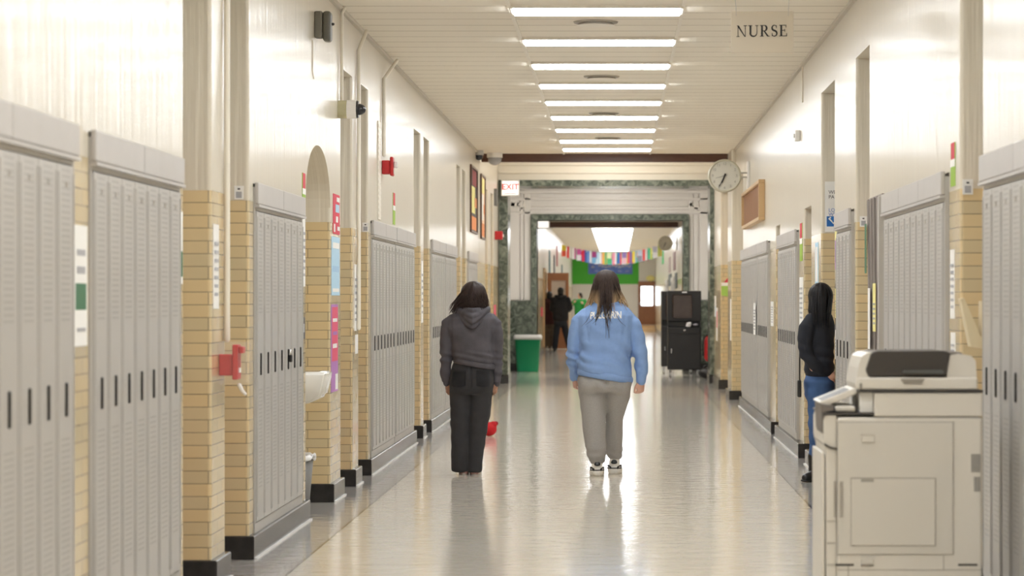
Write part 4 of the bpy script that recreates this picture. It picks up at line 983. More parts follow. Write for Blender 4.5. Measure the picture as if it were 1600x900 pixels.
# control panel, tilted, jutting out at the far side
bm = B(); prism(bm, [(cx(1281), cz(630)), (cx(1338), cz(607)), (cx(1341), cz(611)), (cx(1341), cz(616)), (cx(1292), cz(636))], YC+.06, YC+.44, 'y')
bmesh.ops.bevel(bm, geom=[e for e in bm.edges], offset=.004, segments=2, affect='EDGES'); cp = cobj('control_panel', bm, M_cp)
bm = B(); prism(bm, [(cx(1287), cz(628.2)), (cx(1330), cz(610.8)), (cx(1330), cz(609.5)), (cx(1287), cz(626.8))], YC+.10, YC+.34, 'y'); cobj('touch_screen', bm, M_black, cp)
bm = B(); prism(bm, [(cx(1283), cz(632)), (cx(1303), cz(634)), (cx(1303), cz(642)), (cx(1290.5), cz(644)), (cx(1289), cz(668)), (cx(1286.5), cz(678)), (cx(1285), cz(672))], YC+.02, YC+.36, 'y'); cobj('panel_bracket', bm, mat('brown grey plastic', (.16, .14, .125), .5))
bm = B(); box(bm, cx(1285), cx(1290)-.0005, YC+.03, YC+D-.03, .08, cz(708), .004, 2); cobj('front_door', bm, M_cp)
# document feeder
bm = B()
prism(bm, [(cx(1340), cz(609)), (cx(1338), cz(600)), (cx(1342), cz(575)), (cx(1347), cz(558)), (cx(1356), cz(552)), (cx(1364), cz(551)), (cx(1364), cz(593)), (cx(1481), cz(590)), (cx(1484), cz(556)), (cx(1500), cz(553)), (cx(1519), cz(556)), (cx(1526), cz(564)), (cx(1529), cz(609))][::1], YC+.03, YC+.50, 'y')
cobj('document_feeder', bm, M_cp)
bm = B(); box(bm, cx(1340), cx(1528), YC+.004, YC+.035, cz(609), cz(590), .008, 2); cobj('feeder_cover', bm, M_cp)
bm = B(); prism(bm, [(cx(1407), cz(592)), (cx(1445), cz(592)), (cx(1440), cz(600)), (cx(1412), cz(600))], YC-.001, YC+.006, 'y'); cobj('feeder_grip', bm, M_seam)
bm = B(); prism(bm, [(cx(1359), cz(590)), (cx(1353), cz(579)), (cx(1362), cz(552)), (cx(1370), cz(549)), (cx(1478), cz(548.5)), (cx(1486), cz(552)), (cx(1480), cz(584)), (cx(1476), cz(588)), (cx(1400), cz(588))], YC+.02, YC+.46, 'y')
bmesh.ops.bevel(bm, geom=[e for e in bm.edges], offset=.004, segments=2, affect='EDGES'); cobj('feeder_tray', bm, M_dkc, label='dark grey document tray')
bm = B(); prism(bm, [(cx(1410), cz(583)), (cx(1412), cz(579)), (cx(1473), cz(578)), (cx(1476), cz(582)), (cx(1474), cz(584))], YC+.006, YC+.4, 'y'); cobj('paper_guide', bm, mat('mid grey plastic', (.10, .105, .10), .4))
bm = B(); box(bm, cx(1478), cx(1506), YC+.05, YC+.45, cz(558), cz(551), .004, 1); cobj('feeder_hinge_cap', bm, mat('brown grey plastic', (.16, .14, .125), .5))
bm = B(); box(bm, cx(1343), cx(1347), YC-.001, YC+.03, cz(608), cz(599)); cobj('hinge', bm, M_seam)
# side panels on the face towards the camera
def outline(bm, x0, x1, z0, z1, t=.0022, y=None):
    y = YC - .001 if y is None else y
    for a in ((x0, x1, z0, z0+t), (x0, x1, z1-t, z1), (x0, x0+t, z0, z1), (x1-t, x1, z0, z1)): box(bm, a[0], a[1], y-.0008, y+.002, a[2], a[3])
bm = B(); box(bm, cx(1309), cx(1489), YC-.006, YC-.0005, cz(866), cz(660), .002, 1); dp = cobj('side_door', bm, M_cp2)
bm = B(); outline(bm, cx(1308), cx(1490), cz(867), cz(659)); cobj('side_door_seam', bm, M_seam, dp)
bm = B(); box(bm, cx(1330), cx(1461), YC-.011, YC-.006, cz(852), cz(748), .002, 1); tp = cobj('bypass_tray', bm, M_cp2)
bm = B(); outline(bm, cx(1329), cx(1462), cz(853), cz(746.5), .0028, YC-.0065); cobj('tray_seam', bm, M_seam, tp)
bm = B(); box(bm, cx(1345), cx(1365), YC-.0115, YC-.0105, cz(753), cz(748)); cobj('tray_grip', bm, mat('grip shade grey', (.33, .31, .27), .5), tp)
bm = B(); box(bm, cx(1346), cx(1366), YC-.009, YC-.006, cz(691), cz(680), .003, 2); outline(bm, cx(1344.5), cx(1367), cz(693), cz(678), .0015, YC-.007); cobj('release_latch', bm, M_cp2, dp)
bm = B()
for i in range(20):
    z0 = cz(808-i*2.85); box(bm, cx(1311.5), cx(1317.5), YC-.0075, YC-.006, z0, z0+.0035); box(bm, cx(1303), cx(1307), YC+.008, YC+.0095, z0, z0+.0035)
cobj('vent_slots', bm, M_seam)
bm = B()
for x0, x1, z0, z1 in ((1517.5, 1532.5, 738, 709.5), (1522, 1532.5, 768, 745)):
    n = 9 if x0 < 1520 else 6
    for i in range(n): box(bm, cx(x0+(x1-x0)*i/n), cx(x0+(x1-x0)*(i+.62)/n), YC-.0015, YC+.001, cz(z0), cz(z1))
cobj('rear_vent', bm, mat('vent slot grey', (.25, .24, .22), .5))
bm = B()
box(bm, cx(1366), cx(1534), YC-.0012, YC+.001, cz(652)-.001, cz(652)+.001); cobj('panel_seam', bm, M_seam)
bm = B(); box(bm, cx(1308), cx(1534), YC-.0012, YC+.001, cz(890.5)-.001, cz(890.5)+.001); box(bm, cx(1474), cx(1475), YC-.0012, YC+.001, cz(890), cz(868)); cobj('drawer_seam', bm, M_seam)
bm = B(); box(bm, cx(1325), cx(1326), YC-.0012, YC+.001, cz(1000), cz(884)); cobj('corner_seam', bm, M_seam)
bm = B(); box(bm, cx(1305), cx(1334), YC-.002, YC+.001, cz(884), cz(881)); box(bm, cx(1497), cx(1527), YC-.002, YC+.001, cz(884), cz(881)); cobj('carry_grip', bm, M_dkc)
bm = B(); box(bm, cx(1345), cx(1365), YC-.006, YC-.001, cz(882), cz(872), .003, 2); cobj('drawer_latch', bm, M_cp2)
bm = B(); box(bm, cx(1345), cx(1365), YC-.0065, YC-.005, cz(884.5), cz(882)); cobj('latch_grip', bm, M_seam)
bm = B()
for i in range(4): box(bm, cx(1291), cx(1306), YC+.006, YC+.0095, cz(815+i*34), cz(814.3+i*34))
cobj('paper_drawer_seam', bm, M_seam)
for a in (cx(1320), cx(1520)):
    for b_ in (YC+.08, YC+D-.08):
        bm = B(); cyl(bm, (a-.015, b_, .03), (a+.015, b_, .03), .03, n=16); cobj('caster', bm, M_black)
# ------------------------------------------------------------------ people
SKIN1 = mat('brown skin', (.36, .19, .12), .5); SKIN2 = mat('light skin', (.62, .36, .27), .5)
def cloth_mat(name, col, v=.12, vs=30, bs=240, b=.35, rough=.85): return mat(name, col, rough, var=v, vs=vs, bump=b, bs=bs)
def fnoise(c, s, seed=0): return noise.noise(Vector((c.x*s[0]+seed, c.y*s[1]+seed*1.7, c.z*s[2]-seed)))
def hand(bm, wrist, down, out, fwd, curl=.8, s=1.0, thumb_side=-1):
    """palm, four unequal curled fingers and a thumb. down: along the hand, out: back of the hand, fwd: across the palm towards the thumb"""
    w_, d, o_, f = Vector(wrist), Vector(down).normalized(), Vector(out).normalized(), Vector(fwd).normalized()
    tube(bm, [w_-d*.03*s, w_, w_+d*.045*s, w_+d*.085*s], [(.025*s, .02*s), (.026*s, .019*s), (.037*s, .016*s), (.035*s, .014*s)], 12, flat=tuple(o_))
    for i, (off, ln, rr) in enumerate(((.028, .072, .0088), (.0095, .080, .009), (-.009, .074, .0086), (-.027, .058, .0076))):
        b0 = w_ + d*.082*s + f*off*s; p = [b0 - d*.012*s, b0]; a = .25*curl
        for k in range(3):
            a += .62*curl; dirv = d*math.cos(a) - o_*math.sin(a); p.append(p[-1] + dirv*ln*s*(.45, .32, .23)[k])
        tube(bm, p, [rr*s*1.05, rr*s, rr*s*.95, rr*s*.9, rr*s*.78], 8)
    b0 = w_ + d*.02*s + f*.022*s
    tube(bm, [b0, b0+d*.028*s+f*.02*s-o_*.008*s, b0+d*.055*s+f*.026*s-o_*.02*s, b0+d*.077*s+f*.020*s-o_*.028*s], [.0125*s, .0115*s, .0098*s, .008*s], 8)
def head(bm, c, s=1.0, face=(0, 1, 0), lean=0):
    """skull, face with nose, brow, lips, chin and ears. c = centre of the head; face = the way it looks"""
    f = Vector(face).normalized(); z = Vector((0, 0, 1)); r_ = f.cross(z).normalized(); c = Vector(c)
    rot = Matrix((r_, f, z)).transposed()
    E = lambda p, r: ell(bm, c + rot @ (Vector(p)*s), (r[0]*s, r[1]*s, r[2]*s), 18, rot)
    E((0, -.008, .025), (.076, .094, .088)); E((0, .022, -.035), (.062, .070, .078)); E((0, .060, -.085), (.030, .028, .024))
    E((0, .098, -.02), (.011, .018, .020)); E((0, .092, 0), (.008, .012, .026)); E((0, .084, -.055), (.024, .012, .009)); E((0, .080, .025), (.052, .016, .012))
    for q in (-1, 1): E((q*.079, -.004, -.008), (.010, .019, .030)); E((q*.040, .062, -.028), (.022, .024, .02))
    return rot
def eyes(parent, c, s, rot):
    c = Vector(c)
    for q in (-1, 1):
        bm = B(); ell(bm, c + rot @ (Vector((q*.032, .080, .002))*s), (.013*s, .009*s, .008*s), 10); obj('eye', bm, mat('dark eye', (.03, .02, .015), .2), parent, True)
def strands(bm, roots, n=6):
    for pts, r0, r1 in roots:
        N_ = len(pts); tube(bm, pts, [(r0+(r1-r0)*i/(N_-1))*(.55+.45*math.sin(PI*min(1, (i+1)/N_*1.15))) for i in range(N_)], n)
def cap_strand(c, rx, ry, rz, phi, th0, th1, n, jit=.0):
    """points over the skull from the crown downward at compass angle phi"""
    out = []
    for i in range(n):
        t = th0+(th1-th0)*i/(n-1); out.append(Vector((c[0]+rx*math.sin(t)*math.cos(phi), c[1]+ry*math.sin(t)*math.sin(phi), c[2]+rz*math.cos(t))))
    return out
def shoe(parent, heel, yaw, L, W, mats_, lift=0, name='shoe', chunky=True):
    """sneaker pointing along yaw from the heel point; sole, upper, dark overlays"""
    e = bpy.data.objects.new(name, None); C.objects.link(e); e.parent = parent; e.location = heel; e.rotation_euler = (-lift, 0, yaw); e.empty_display_size = .05
    h = W/2
    def outline_(z, k): return [(k*h*math.copysign(abs(math.cos(t))**.8, math.cos(t))*(1 if math.sin(t) > -.2 else .86), L/2+L/2*k*math.sin(t), z) for t in [2*PI*i/28 for i in range(28)]]
    bm = B(); rs = [[bm.verts.new(p) for p in outline_(z, k)] for z, k in ((0, .94), (.006, .99), (.036, 1.03), (.044, .97))]; loft(bm, rs); obj('sole', bm, mats_[1], e, True)
    bm = B(); tube(bm, [(0, .035*L/.28, .036), (0, .05, .07), (0, .06, .105)], [(h*.86, .040), (h*.78, .045), (h*.72, .045)], 16)
    tube(bm, [(0, .04, .05), (0, L*.45, .055), (0, L*.7, .042), (0, L*.88, .034)], [(h*.9, .032), (h*.9, .034), (h*.92, .022), (h*.7, .012)], 16, flat=(0, 0, 1))
    up = obj('upper', fuse(bm, .006), mats_[0], e)
    bm = B(); tube(bm, [(0, -.002, .093), (0, .004, .103), (0, .010, .112)], [(.026, .008), (.026, .008), (.02, .008)], 10, flat=(0, 1, 0)); obj('heel_tab', bm, mats_[2], e, True)
    bm = B()
    for q in (-1, 1): tube(bm, [(q*h*.45, .004, .052), (q*h*.88, .05, .066), (q*h*.9, .11, .06), (q*h*.8, .17, .04)], [(.004, .013)]*4, 8, flat=(0, 0, 1))
    tube(bm, [(q2*h*.95, .03-.036*(1-abs(q2)**2), .050) for q2 in (-1, -.6, 0, .6, 1)], [.0045]*5, 6)
    obj('side_overlay', bm, mats_[2], e, True)
    return e

# ---- shared builder for the clothed people
def person(name, Y, cxp, label, group=None):
    r = empty('person', (X(cxp, Y), Y, 0)); tag(r, label, 'person', group)
    k = Y/F
    def P(px, py, yo=0.0): return Vector(((px-cxp)*k, yo, EYE-(py-VY)*k))
    return r, P, k

def lathe_pts(P, k, rows):
    """rows of (left px, right px, py, y offset, half depth m) -> stack rings"""
    out = []
    for l, rr, py, yo, ry in rows:
        c = P((l+rr)/2, py, yo); out.append((c.x, c.y, c.z, (rr-l)/2*k, ry))
    return out
def limb(bm, P, k, pts, n=18, flat=(0, 1, 0), dr=1.0):
    """pts: (px, py, y offset, half width px)"""
    tube(bm, [P(a, b_, c) for a, b_, c, _ in pts], [(w_*k, w_*k*dr) for *_, w_ in pts], n, flat=flat, endk=.25)

# ================= woman in blue sweatshirt
W, P, k = person('w', 22.06, 946, 'person walking away in light blue sweatshirt and grey sweatpants, long dark hair')
bm = B()
hc = P(947, 448, .02); rot = head(bm, hc, 1.02)
tube(bm, [P(947, 458, .0), P(947, 476, -.01), P(947, 492, -.02)], [.058, .056, .07], 16)
stack(bm, lathe_pts(P, k, [(918, 976, 488, -.01, .07), (908, 986, 500, -.01, .10), (908, 985, 540, 0, .12), (910, 982, 575, 0, .12), (908, 984, 605, 0, .12)]))
for pts in ([(906, 504, 0, 8), (897, 545, 0, 6.5), (897, 568, .06, 6), (897.5, 580, .12, 5.5), (897, 588, .15, 5.2)], [(986, 505, 0, 8), (999.5, 547, 0, 6.5), (1003, 580, -.02, 6), (1002, 592, -.02, 5.2)]): limb(bm, P, k, pts)
limb(bm, P, k, [(926, 605, 0, 17), (927, 650, -.01, 12), (931, 700, -.03, 8), (933.5, 732, -.04, 6)]); limb(bm, P, k, [(966, 605, 0, 17), (962, 650, .06, 10), (960, 690, .16, 8), (960, 728, .235, 6)])
hand(bm, P(897, 590, .15), (.05, .25, -1), (-.9, -.3, 0), (.1, 1, .1), 1.0); hand(bm, P(1001.5, 594, -.02), (0, .08, -1), (.55, -.8, 0), (-.8, -.5, 0), 1.0)
obj('body', fuse(bm, .0065, 3), SKIN2, W); eyes(W, hc, 1.02, rot)
# sweatpants
bm = B()
stack(bm, lathe_pts(P, k, [(914, 977, 570, 0, .12), (908, 983, 578, -.01, .145), (902.5, 987.5, 594, -.02, .175), (903, 987, 604, -.02, .175), (906, 984, 612, -.01, .15)]), p=2.2)
ell(bm, P(925, 600, -.06), (.12, .12, .095)); ell(bm, P(966, 600, -.055), (.115, .12, .095))
limb(bm, P, k, [(925.5, 606, -.02, 22), (926.5, 632, -.015, 20.5), (928, 655, -.02, 18.5), (929, 680, -.03, 17.5), (932, 703, -.04, 16), (933.5, 717, -.04, 14), (934, 722, -.04, 11)], 22)
limb(bm, P, k, [(966, 606, -.01, 21), (963.5, 630, .02, 17.5), (960, 652, .07, 14.5), (959, 680, .14, 14), (959, 702, .20, 13.5), (960, 714, .23, 12), (960, 719, .23, 9.5)], 22)
me = fuse(bm, .009, 6)
c0 = P(946, 612)
def wf(c):
    z = (c.z - .5); v = .009*fnoise(c, (5, 5, 9), 3) + .004*fnoise(c, (14, 14, 6), 8)
    v += .006*math.sin((c.z*1.0 + c.x*.9*(1 if c.x > -.08 else -1))*46 + 4*fnoise(c, (3, 3, 3), 1))*max(0, 1-abs(c.z-.74)/.22)*.7      # drag folds below the seat
    v += .005*math.sin(c.z*85 + 5*fnoise(c, (4, 4, 4), 2))*max(0, 1-abs(c.z-.17)/.12)                                              # stacked folds over the ankle
    v -= .014*math.exp(-((c.x-.01)/.012)**2)*max(0, min(1, (c.z-.70)/.06))*max(0, min(1, (.93-c.z)/.1))*(1 if c.y < 0 else 0)       # centre seam
    return v
obj('sweatpants', wrinkle(me, wf), cloth_mat('heather grey jersey', (.36, .345, .325), .22, 160), W)
# sweatshirt
bm = B()
stack(bm, lathe_pts(P, k, [(930, 964, 470, -.005, .065), (920, 975, 474, -.01, .08), (909, 984, 482, -.015, .105), (902, 991, 493, -.02, .13), (902, 990, 508, -.02, .148), (905, 988, 532, -.015, .155), (905, 986, 552, -.01, .165), (902.5, 987, 566, -.015, .185), (902, 987, 577, -.02, .196), (903.5, 985.5, 585, -.02, .19)]), p=2.3)
limb(bm, P, k, [(914, 492, -.01, 11), (904, 504, -.01, 13.5), (899, 524, -.005, 12.5), (896.5, 545, .0, 11), (896.5, 564, .05, 10.5), (897.5, 578, .11, 9), (897.5, 586, .14, 7)], 20)
limb(bm, P, k, [(979, 492, -.01, 11), (987.5, 504, -.01, 13), (994, 524, -.01, 12), (999.5, 547, -.01, 11), (1002, 567, -.015, 11), (1003, 580, -.02, 10.5), (1002, 587, -.02, 8.5)], 20)
for v in bm.verts:                                   # hem hangs lower to the right
    if v.co.z < .95 and abs(v.co.x) < .24: v.co.z -= .035*(v.co.x/.23)
me = fuse(bm, .008, 5)
def wf(c):
    f = 0; zz = c.z
    f += .012*fnoise(c, (5, 4, 6), 1) + .006*fnoise(c, (11, 8, 13), 4)
    if abs(c.x) < .2: f += .010*math.sin((zz + .55*c.x)*56 + 5*fnoise(c, (3, 3, 3), 31))*max(0, 1-abs(zz-1.02)/.16)
    low = max(0, 1-abs(zz-.97)/.12)
    f += .006*math.sin(zz*70 + c.x*30 + 7*fnoise(c, (3, 3, 3), 6))*low*(.4+.6*abs(c.x)/.2)
    d = zz - (1.16 - .55*(c.x-.0)); f += .006*math.exp(-(d/.03)**2)*(c.x > -.12)*(zz > .9)
    if abs(c.x) > .22: f += .005*math.sin(zz*52 + c.x*20 + 6*fnoise(c, (5, 5, 5), 9))*(.4 + .6*max(0, 1-abs(zz-.93)/.2))
    if abs(c.x) < .2 and zz > 1.1: f -= .004*math.exp(-((abs(c.x)-.17 - .12*(zz-1.35))/.012)**2)
    return f
sw = obj('sweatshirt', wrinkle(me, wf), cloth_mat('light blue fleece', (.235, .37, .66), .07, 40), W)
bm = B(); c = P(945.5, 583, -.01)
tube(bm, [Vector((c.x + 41*k*math.cos(t*PI/18), c.y -.01 + .182*math.sin(t*PI/18), c.z - .02 - .035*math.cos(t*PI/18)*.97)) for t in range(37)], [(.016, .030)]*37, 12, caps=False, flat=(0, 0, 1)); obj('hem_rib', bm, MATS['light blue fleece'], sw, True)
for (a, b_, yo), (c_, d, y2) in (((897.5, 584, .135), (897, 590, .15)), ((1002, 586, -.02), (1001.5, 595, -.02))):
    bm = B(); tube(bm, [P(a, b_, yo), P(c_, d, y2)], [8.2*k, 7.6*k], 16); obj('cuff', bm, MATS['light blue fleece'], sw, True)
bm = B(); c = P(947, 471, -.01); tube(bm, [Vector((c.x+.085*math.cos(t*PI/12), c.y+.07*math.sin(t*PI/12), c.z-.01)) for t in range(25)], [(.014, .016)]*25, 10, caps=False, flat=(0, 0, 1)); obj('collar', bm, MATS['light blue fleece'], sw, True)
# lettering pressed on the back of the shirt
tm = text_mesh('PULGARIN', .078, 0, bold=.0022, space=.98)
tb = B(); tb.from_mesh(tm); bpy.data.meshes.remove(tm)
for _ in range(3): bmesh.ops.subdivide_edges(tb, edges=[e for e in tb.edges if e.calc_length() > .012], cuts=1)
bmesh.ops.triangulate(tb, faces=tb.faces)
xs = [v.co.x for v in tb.verts]; sx = (971-922.5)*k/(max(xs)-min(xs)); c = P(946.7, 492.5)
bvh = BVHTree.FromPolygons([v.co for v in sw.data.vertices], [tuple(p.vertices) for p in sw.data.polygons])
for v in tb.verts:
    x, z = c.x + v.co.x*sx, c.z + v.co.y + .02*v.co.x*sx - .07*(v.co.x*sx)**2*2
    hit = bvh.ray_cast(Vector((x, -2, z)), Vector((0, 1, 0)))[0]
    v.co = Vector((x, (hit.y if hit else -.14)-.003, z))
obj('back_lettering', tb, mat('white print', (.85, .84, .80), .6), sw)
# hair: dark, dyed blond at the sides
M_h1 = hair_material('long dark hair with blond sides', (.045, .030, .025), (.56, .38, .21), 1.53, .09, (P(947, 460).x, .045))
bm = B(); ell(bm, hc+Vector((0, -.022, .025)), (.102, .108, .108), 24); tube(bm, [hc+Vector((0, -.04, 0)), hc+Vector((0, -.055, -.10)), hc+Vector((.002, -.075, -.19))], [(.108, .08), (.108, .065), (.06, .035)], 18, flat=(0, 1, 0))
hm = obj('hair', fuse(bm, .008), M_h1, W)
rs = []; R_ = random.Random(3)
for i in range(150):
    ph = R_.uniform(-PI*1.02, PI*.02); u = R_.random(); side = math.cos(ph)
    pts = cap_strand((hc.x, hc.y-.02, hc.z+.02), .106, .112, .116, ph, .05, 1.5, 6)
    zend = P(0, 488 + R_.uniform(-8, 6), 0).z
    if abs(side) > .55: tx = hc.x + math.copysign(R_.uniform(.115, .185), side); ty = -.03+R_.uniform(-.05, .09); zend = P(0, 483+R_.uniform(-7, 4)).z
    else: tx = hc.x + side*.11 + R_.uniform(-.02, .02); ty = -.155; zend = P(0, 486 + R_.uniform(-10, 8)).z
    last = pts[-1]
    for q in (.3, .6, .85, 1): pts.append(Vector((last.x+(tx-last.x)*q**1.3 + .004*math.sin(q*9+i), last.y+(ty-last.y)*q, last.z+(zend-last.z)*q)))
    rs.append((pts, .0085, .0022))
bm = B(); strands(bm, rs)
o = obj('hair_lengths', bm, M_h1, hm, True)
rs = []
for i in range(22):                                # long tails down the back
    x0 = R_.gauss(.004, .018); xe = .0 + R_.gauss(.024, .011); ze = P(0, R_.choice([500, 505, 512, 516, 520, 528])).z
    if i < 8: x0 = -.035 + R_.uniform(-.01, .01); xe = -.075+R_.uniform(-.015, .01); ze = P(0, 502+R_.uniform(-4, 6)).z
    z0 = P(0, 465).z; pts = []
    for j in range(9):
        t = j/8; x = hc.x + x0 + (xe-x0)*t + .006*math.sin(t*7+i); z = z0+(ze-z0)*t
        h = bvh.ray_cast(Vector((x, -2, z)), Vector((0, 1, 0)))[0]; y = (h.y-.010-R_.random()*.008) if h else -.13
        pts.append(Vector((x, min(y, -.128), z)))
    rs.append((pts, .005, .0014))
for dx, zt, xe in ((-.12, 486, -.20), (-.06, 484, -.17), (.07, 486, .16), (-.03, 482, -.11)):        # loose wisps across the shoulders
    pts = []
    for j in range(9):
        t = j/8; x = hc.x + dx + (xe-dx)*t; z = P(0, zt+t*26+3*math.sin(t*4)).z
        h = bvh.ray_cast(Vector((x, -2, z)), Vector((0, 1, 0)))[0]; pts.append(Vector((x, (h.y-.006) if h else -.1, z)))
    rs.append((pts, .0022, .0012))
bm = B(); strands(bm, rs); obj('hair_tail', bm, mat('brown hair tail', (.045, .028, .022), .4, var=.4, vs=60), hm, True)
M_sh, M_sole = mat('cream leather', (.84, .81, .75), .5), mat('cream sole', (.82, .79, .72), .5)
shoe(W, P(933.5, 743, -.10), .03, .29, .122, (M_sh, M_sole, M_black)); s2 = shoe(W, P(959.5, 743, .16), -.06, .29, .122, (M_sh, M_sole, M_black))

# ================= girl in dark hoodie
Gp, P, k = person('g', 22.15, 737, 'girl walking away in dark grey hoodie and wide black jeans, wavy dark hair')
bm = B(); hc = P(740, 464, .01); rot = head(bm, hc, .97)
tube(bm, [P(739, 472, 0), P(738, 486, -.01), P(738, 496, -.02)], [.05, .05, .06], 16)
stack(bm, lathe_pts(P, k, [(712, 764, 494, -.01, .06), (704, 770, 505, -.01, .09), (710, 768, 560, 0, .10), (706, 770, 590, 0, .11), (708, 766, 608, 0, .11)]))
for pts in ([(703, 505, 0, 8), (697, 550, 0, 6.5), (697, 590, .04, 5), (698, 598, .05, 4.6)], [(771, 505, 0, 8), (777, 550, 0, 6.5), (775, 590, .02, 5), (774, 598, .03, 4.6)]): limb(bm, P, k, pts)
limb(bm, P, k, [(722, 608, 0, 14), (721, 660, 0, 10), (721, 728, .02, 5)]); limb(bm, P, k, [(752, 608, 0, 14), (746, 660, .02, 10), (741, 728, .03, 5)])
hand(bm, P(698, 598.5, .05), (.15, .1, -1), (-.8, -.6, 0), (.6, .8, .1), .8, .92); hand(bm, P(774, 598.5, .03), (-.1, .08, -1), (.8, -.6, 0), (-.6, .8, 0), .8, .92)
obj('body', fuse(bm, .0065, 3), SKIN1, Gp); eyes(Gp, hc, .97, rot)
bm = B()
stack(bm, lathe_pts(P, k, [(711, 767, 560, 0, .11), (706, 771, 574, 0, .125), (702, 773, 592, -.01, .145), (702.5, 771, 606, -.01, .14), (704, 768, 615, 0, .12)]))
ell(bm, P(721, 598, -.055), (.098, .10, .10)); ell(bm, P(753, 598, -.055), (.098, .10, .10))
limb(bm, P, k, [(720.5, 610, -.01, 18), (719.5, 640, 0, 16), (718.5, 675, 0, 14.3), (718.3, 710, 0, 13.2), (718.3, 735, 0, 13)], 22)
limb(bm, P, k, [(752, 610, -.01, 18.5), (749.5, 640, 0, 17), (745.5, 675, .01, 15.2), (741.5, 710, .02, 13.5), (740, 735.5, .02, 12.8)], 22)
me = fuse(bm, .0085, 5)
def wf(c):
    v = .006*fnoise(c, (5, 5, 8), 5) + .002*fnoise(c, (16, 16, 9), 2)
    v += .003*math.sin(c.z*55 + 5*fnoise(c, (4, 4, 4), 2))*max(0, 1-abs(c.z-.35)/.35)
    v -= .012*math.exp(-((c.x-.0)/.008)**2)*(c.z > .72)*(c.y < 0)
    return v
jeans = obj('jeans', wrinkle(me, wf), cloth_mat('washed black denim', (.032, .031, .034), .35, 9, 300), Gp)
bvj = BVHTree.FromPolygons([v.co for v in jeans.data.vertices], [tuple(p.vertices) for p in jeans.data.polygons])
for x0, x1 in ((708, 729), (746, 766)):          # back pockets following the seat
    bm = B(); g = []
    for j in range(7):
        row = []
        for i in range(7):
            px_ = x0+(x1-x0)*i/6; py_ = 578+24*j/6 + (2*(1-abs(i-3)/3) if j == 6 else 0); q = P(px_, py_)
            h = bvj.ray_cast(Vector((q.x, -2, q.z)), Vector((0, 1, 0)))[0]; row.append(bm.verts.new((q.x, (h.y if h else -.15)-.006, q.z)))
        g.append(row)
    fs = [bm.faces.new((g[j][i], g[j][i+1], g[j+1][i+1], g[j+1][i])) for j in range(6) for i in range(6)]
    bmesh.ops.solidify(bm, geom=fs, thickness=-.004)
    obj('back_pocket', bm, cloth_mat('pocket denim', (.036, .035, .038), .35, 9, 300), jeans, True)
bm = B(); q = P(755, 571.5); h = bvj.ray_cast(Vector((q.x, -2, q.z)), Vector((0, 1, 0)))[0]; box(bm, q.x-.012, q.x+.012, (h.y if h else -.12)-.012, (h.y if h else -.12)-.004, q.z-.005, q.z+.005); obj('label_tag', bm, M_paper, jeans)
# hoodie
bm = B()
stack(bm, lathe_pts(P, k, [(718, 758, 486, -.01, .06), (708, 770, 490, -.01, .08), (699, 777, 498, -.015, .10), (698, 776, 512, -.02, .12), (705, 772, 535, -.015, .13), (707, 772, 552, -.01, .14), (708, 774, 562, -.01, .14), (711, 772, 569, -.01, .125)]))
limb(bm, P, k, [(708, 498, -.01, 9), (701, 506, -.01, 11.5), (698, 525, -.01, 10.5), (697, 550, 0, 9.5), (696.5, 575, .02, 9), (696, 590, .035, 8.5), (696.5, 596, .045, 7)], 20)
limb(bm, P, k, [(767, 498, -.01, 9), (773, 506, -.01, 11.5), (776, 525, -.01, 10), (777.5, 550, 0, 9), (776.5, 575, .01, 9), (776, 590, .02, 8.2), (775, 596, .03, 6.8)], 20)
me = fuse(bm, .008, 5)
def wf(c):
    f = .007*fnoise(c, (5, 4, 7), 11) + .003*fnoise(c, (13, 8, 13), 14); z = c.z
    f += .008*math.sin(z*100 + c.x*22 + 4*fnoise(c, (3, 3, 3), 16))*max(0, 1-abs(z-.965)/.07)
    if abs(c.x) > .165: f += .006*math.sin(z*70 + 4*fnoise(c, (4, 4, 4), 19))*(.3+.7*max(0, 1-abs(z-.82)/.12))
    if abs(c.x) < .18 and z > 1.05: f -= .004*math.exp(-((abs(c.x)-.165)/.010)**2)
    return f
M_hd = cloth_mat('washed charcoal fleece', (.085, .078, .090), .4, 11, 200)
hd = obj('hoodie', wrinkle(me, wf), M_hd, Gp)
bm = B(); c = P(741, 568, -.01); tube(bm, [Vector((c.x+31*k*math.cos(t*PI/18), c.y+.13*math.sin(t*PI/18), c.z-.028*math.cos(t*PI/18))) for t in range(37)], [(.012, .024)]*37, 12, caps=False, flat=(0, 0, 1)); obj('hem_rib', bm, M_hd, hd, True)
for a, b_, y0 in ((697, 595, .045), (775, 595, .03)):
    bm = B(); tube(bm, [P(a, b_-2, y0), P(a+.6, b_+4, y0)], [6.6*k, 5.6*k], 16); obj('cuff', bm, M_hd, hd, True)
# hood lying on the back
bm = B()
def varc(l, r_, top, bot, y_top, y_bot, n=15):
    out = []
    for i in range(n):
        t = -1+2*i/(n-1); px_ = (l+r_)/2 + (r_-l)/2*t; u = 1-abs(t)**1.35; out.append(P(px_, top+(bot-top)*u, y_top+(y_bot-y_top)*u))
    return out
tube(bm, varc(714, 764, 484, 511, -.03, -.165), [(.020, .016)]*15, 10); tube(bm, varc(719, 761, 483, 503, -.05, -.18), [(.020, .020)]*15, 10)
tube(bm, varc(716, 763, 482, 494, -.02, -.175), [.022]*15, 10); tube(bm, varc(718, 761, 481, 485, .02, -.155), [.022]*15, 10)
ell(bm, P(739, 490, -.09), (.10, .075, .05)); ell(bm, P(739, 498, -.12), (.07, .045, .05))
tube(bm, [P(717, 484, -.03), P(722, 486, .07), P(738, 490, .11), P(755, 486, .07), P(761, 484, -.03)], [.022]*5, 10)
me = fuse(bm, .007, 4); obj('hood', wrinkle(me, lambda c: .003*fnoise(c, (14, 14, 24), 4)), M_hd, hd)
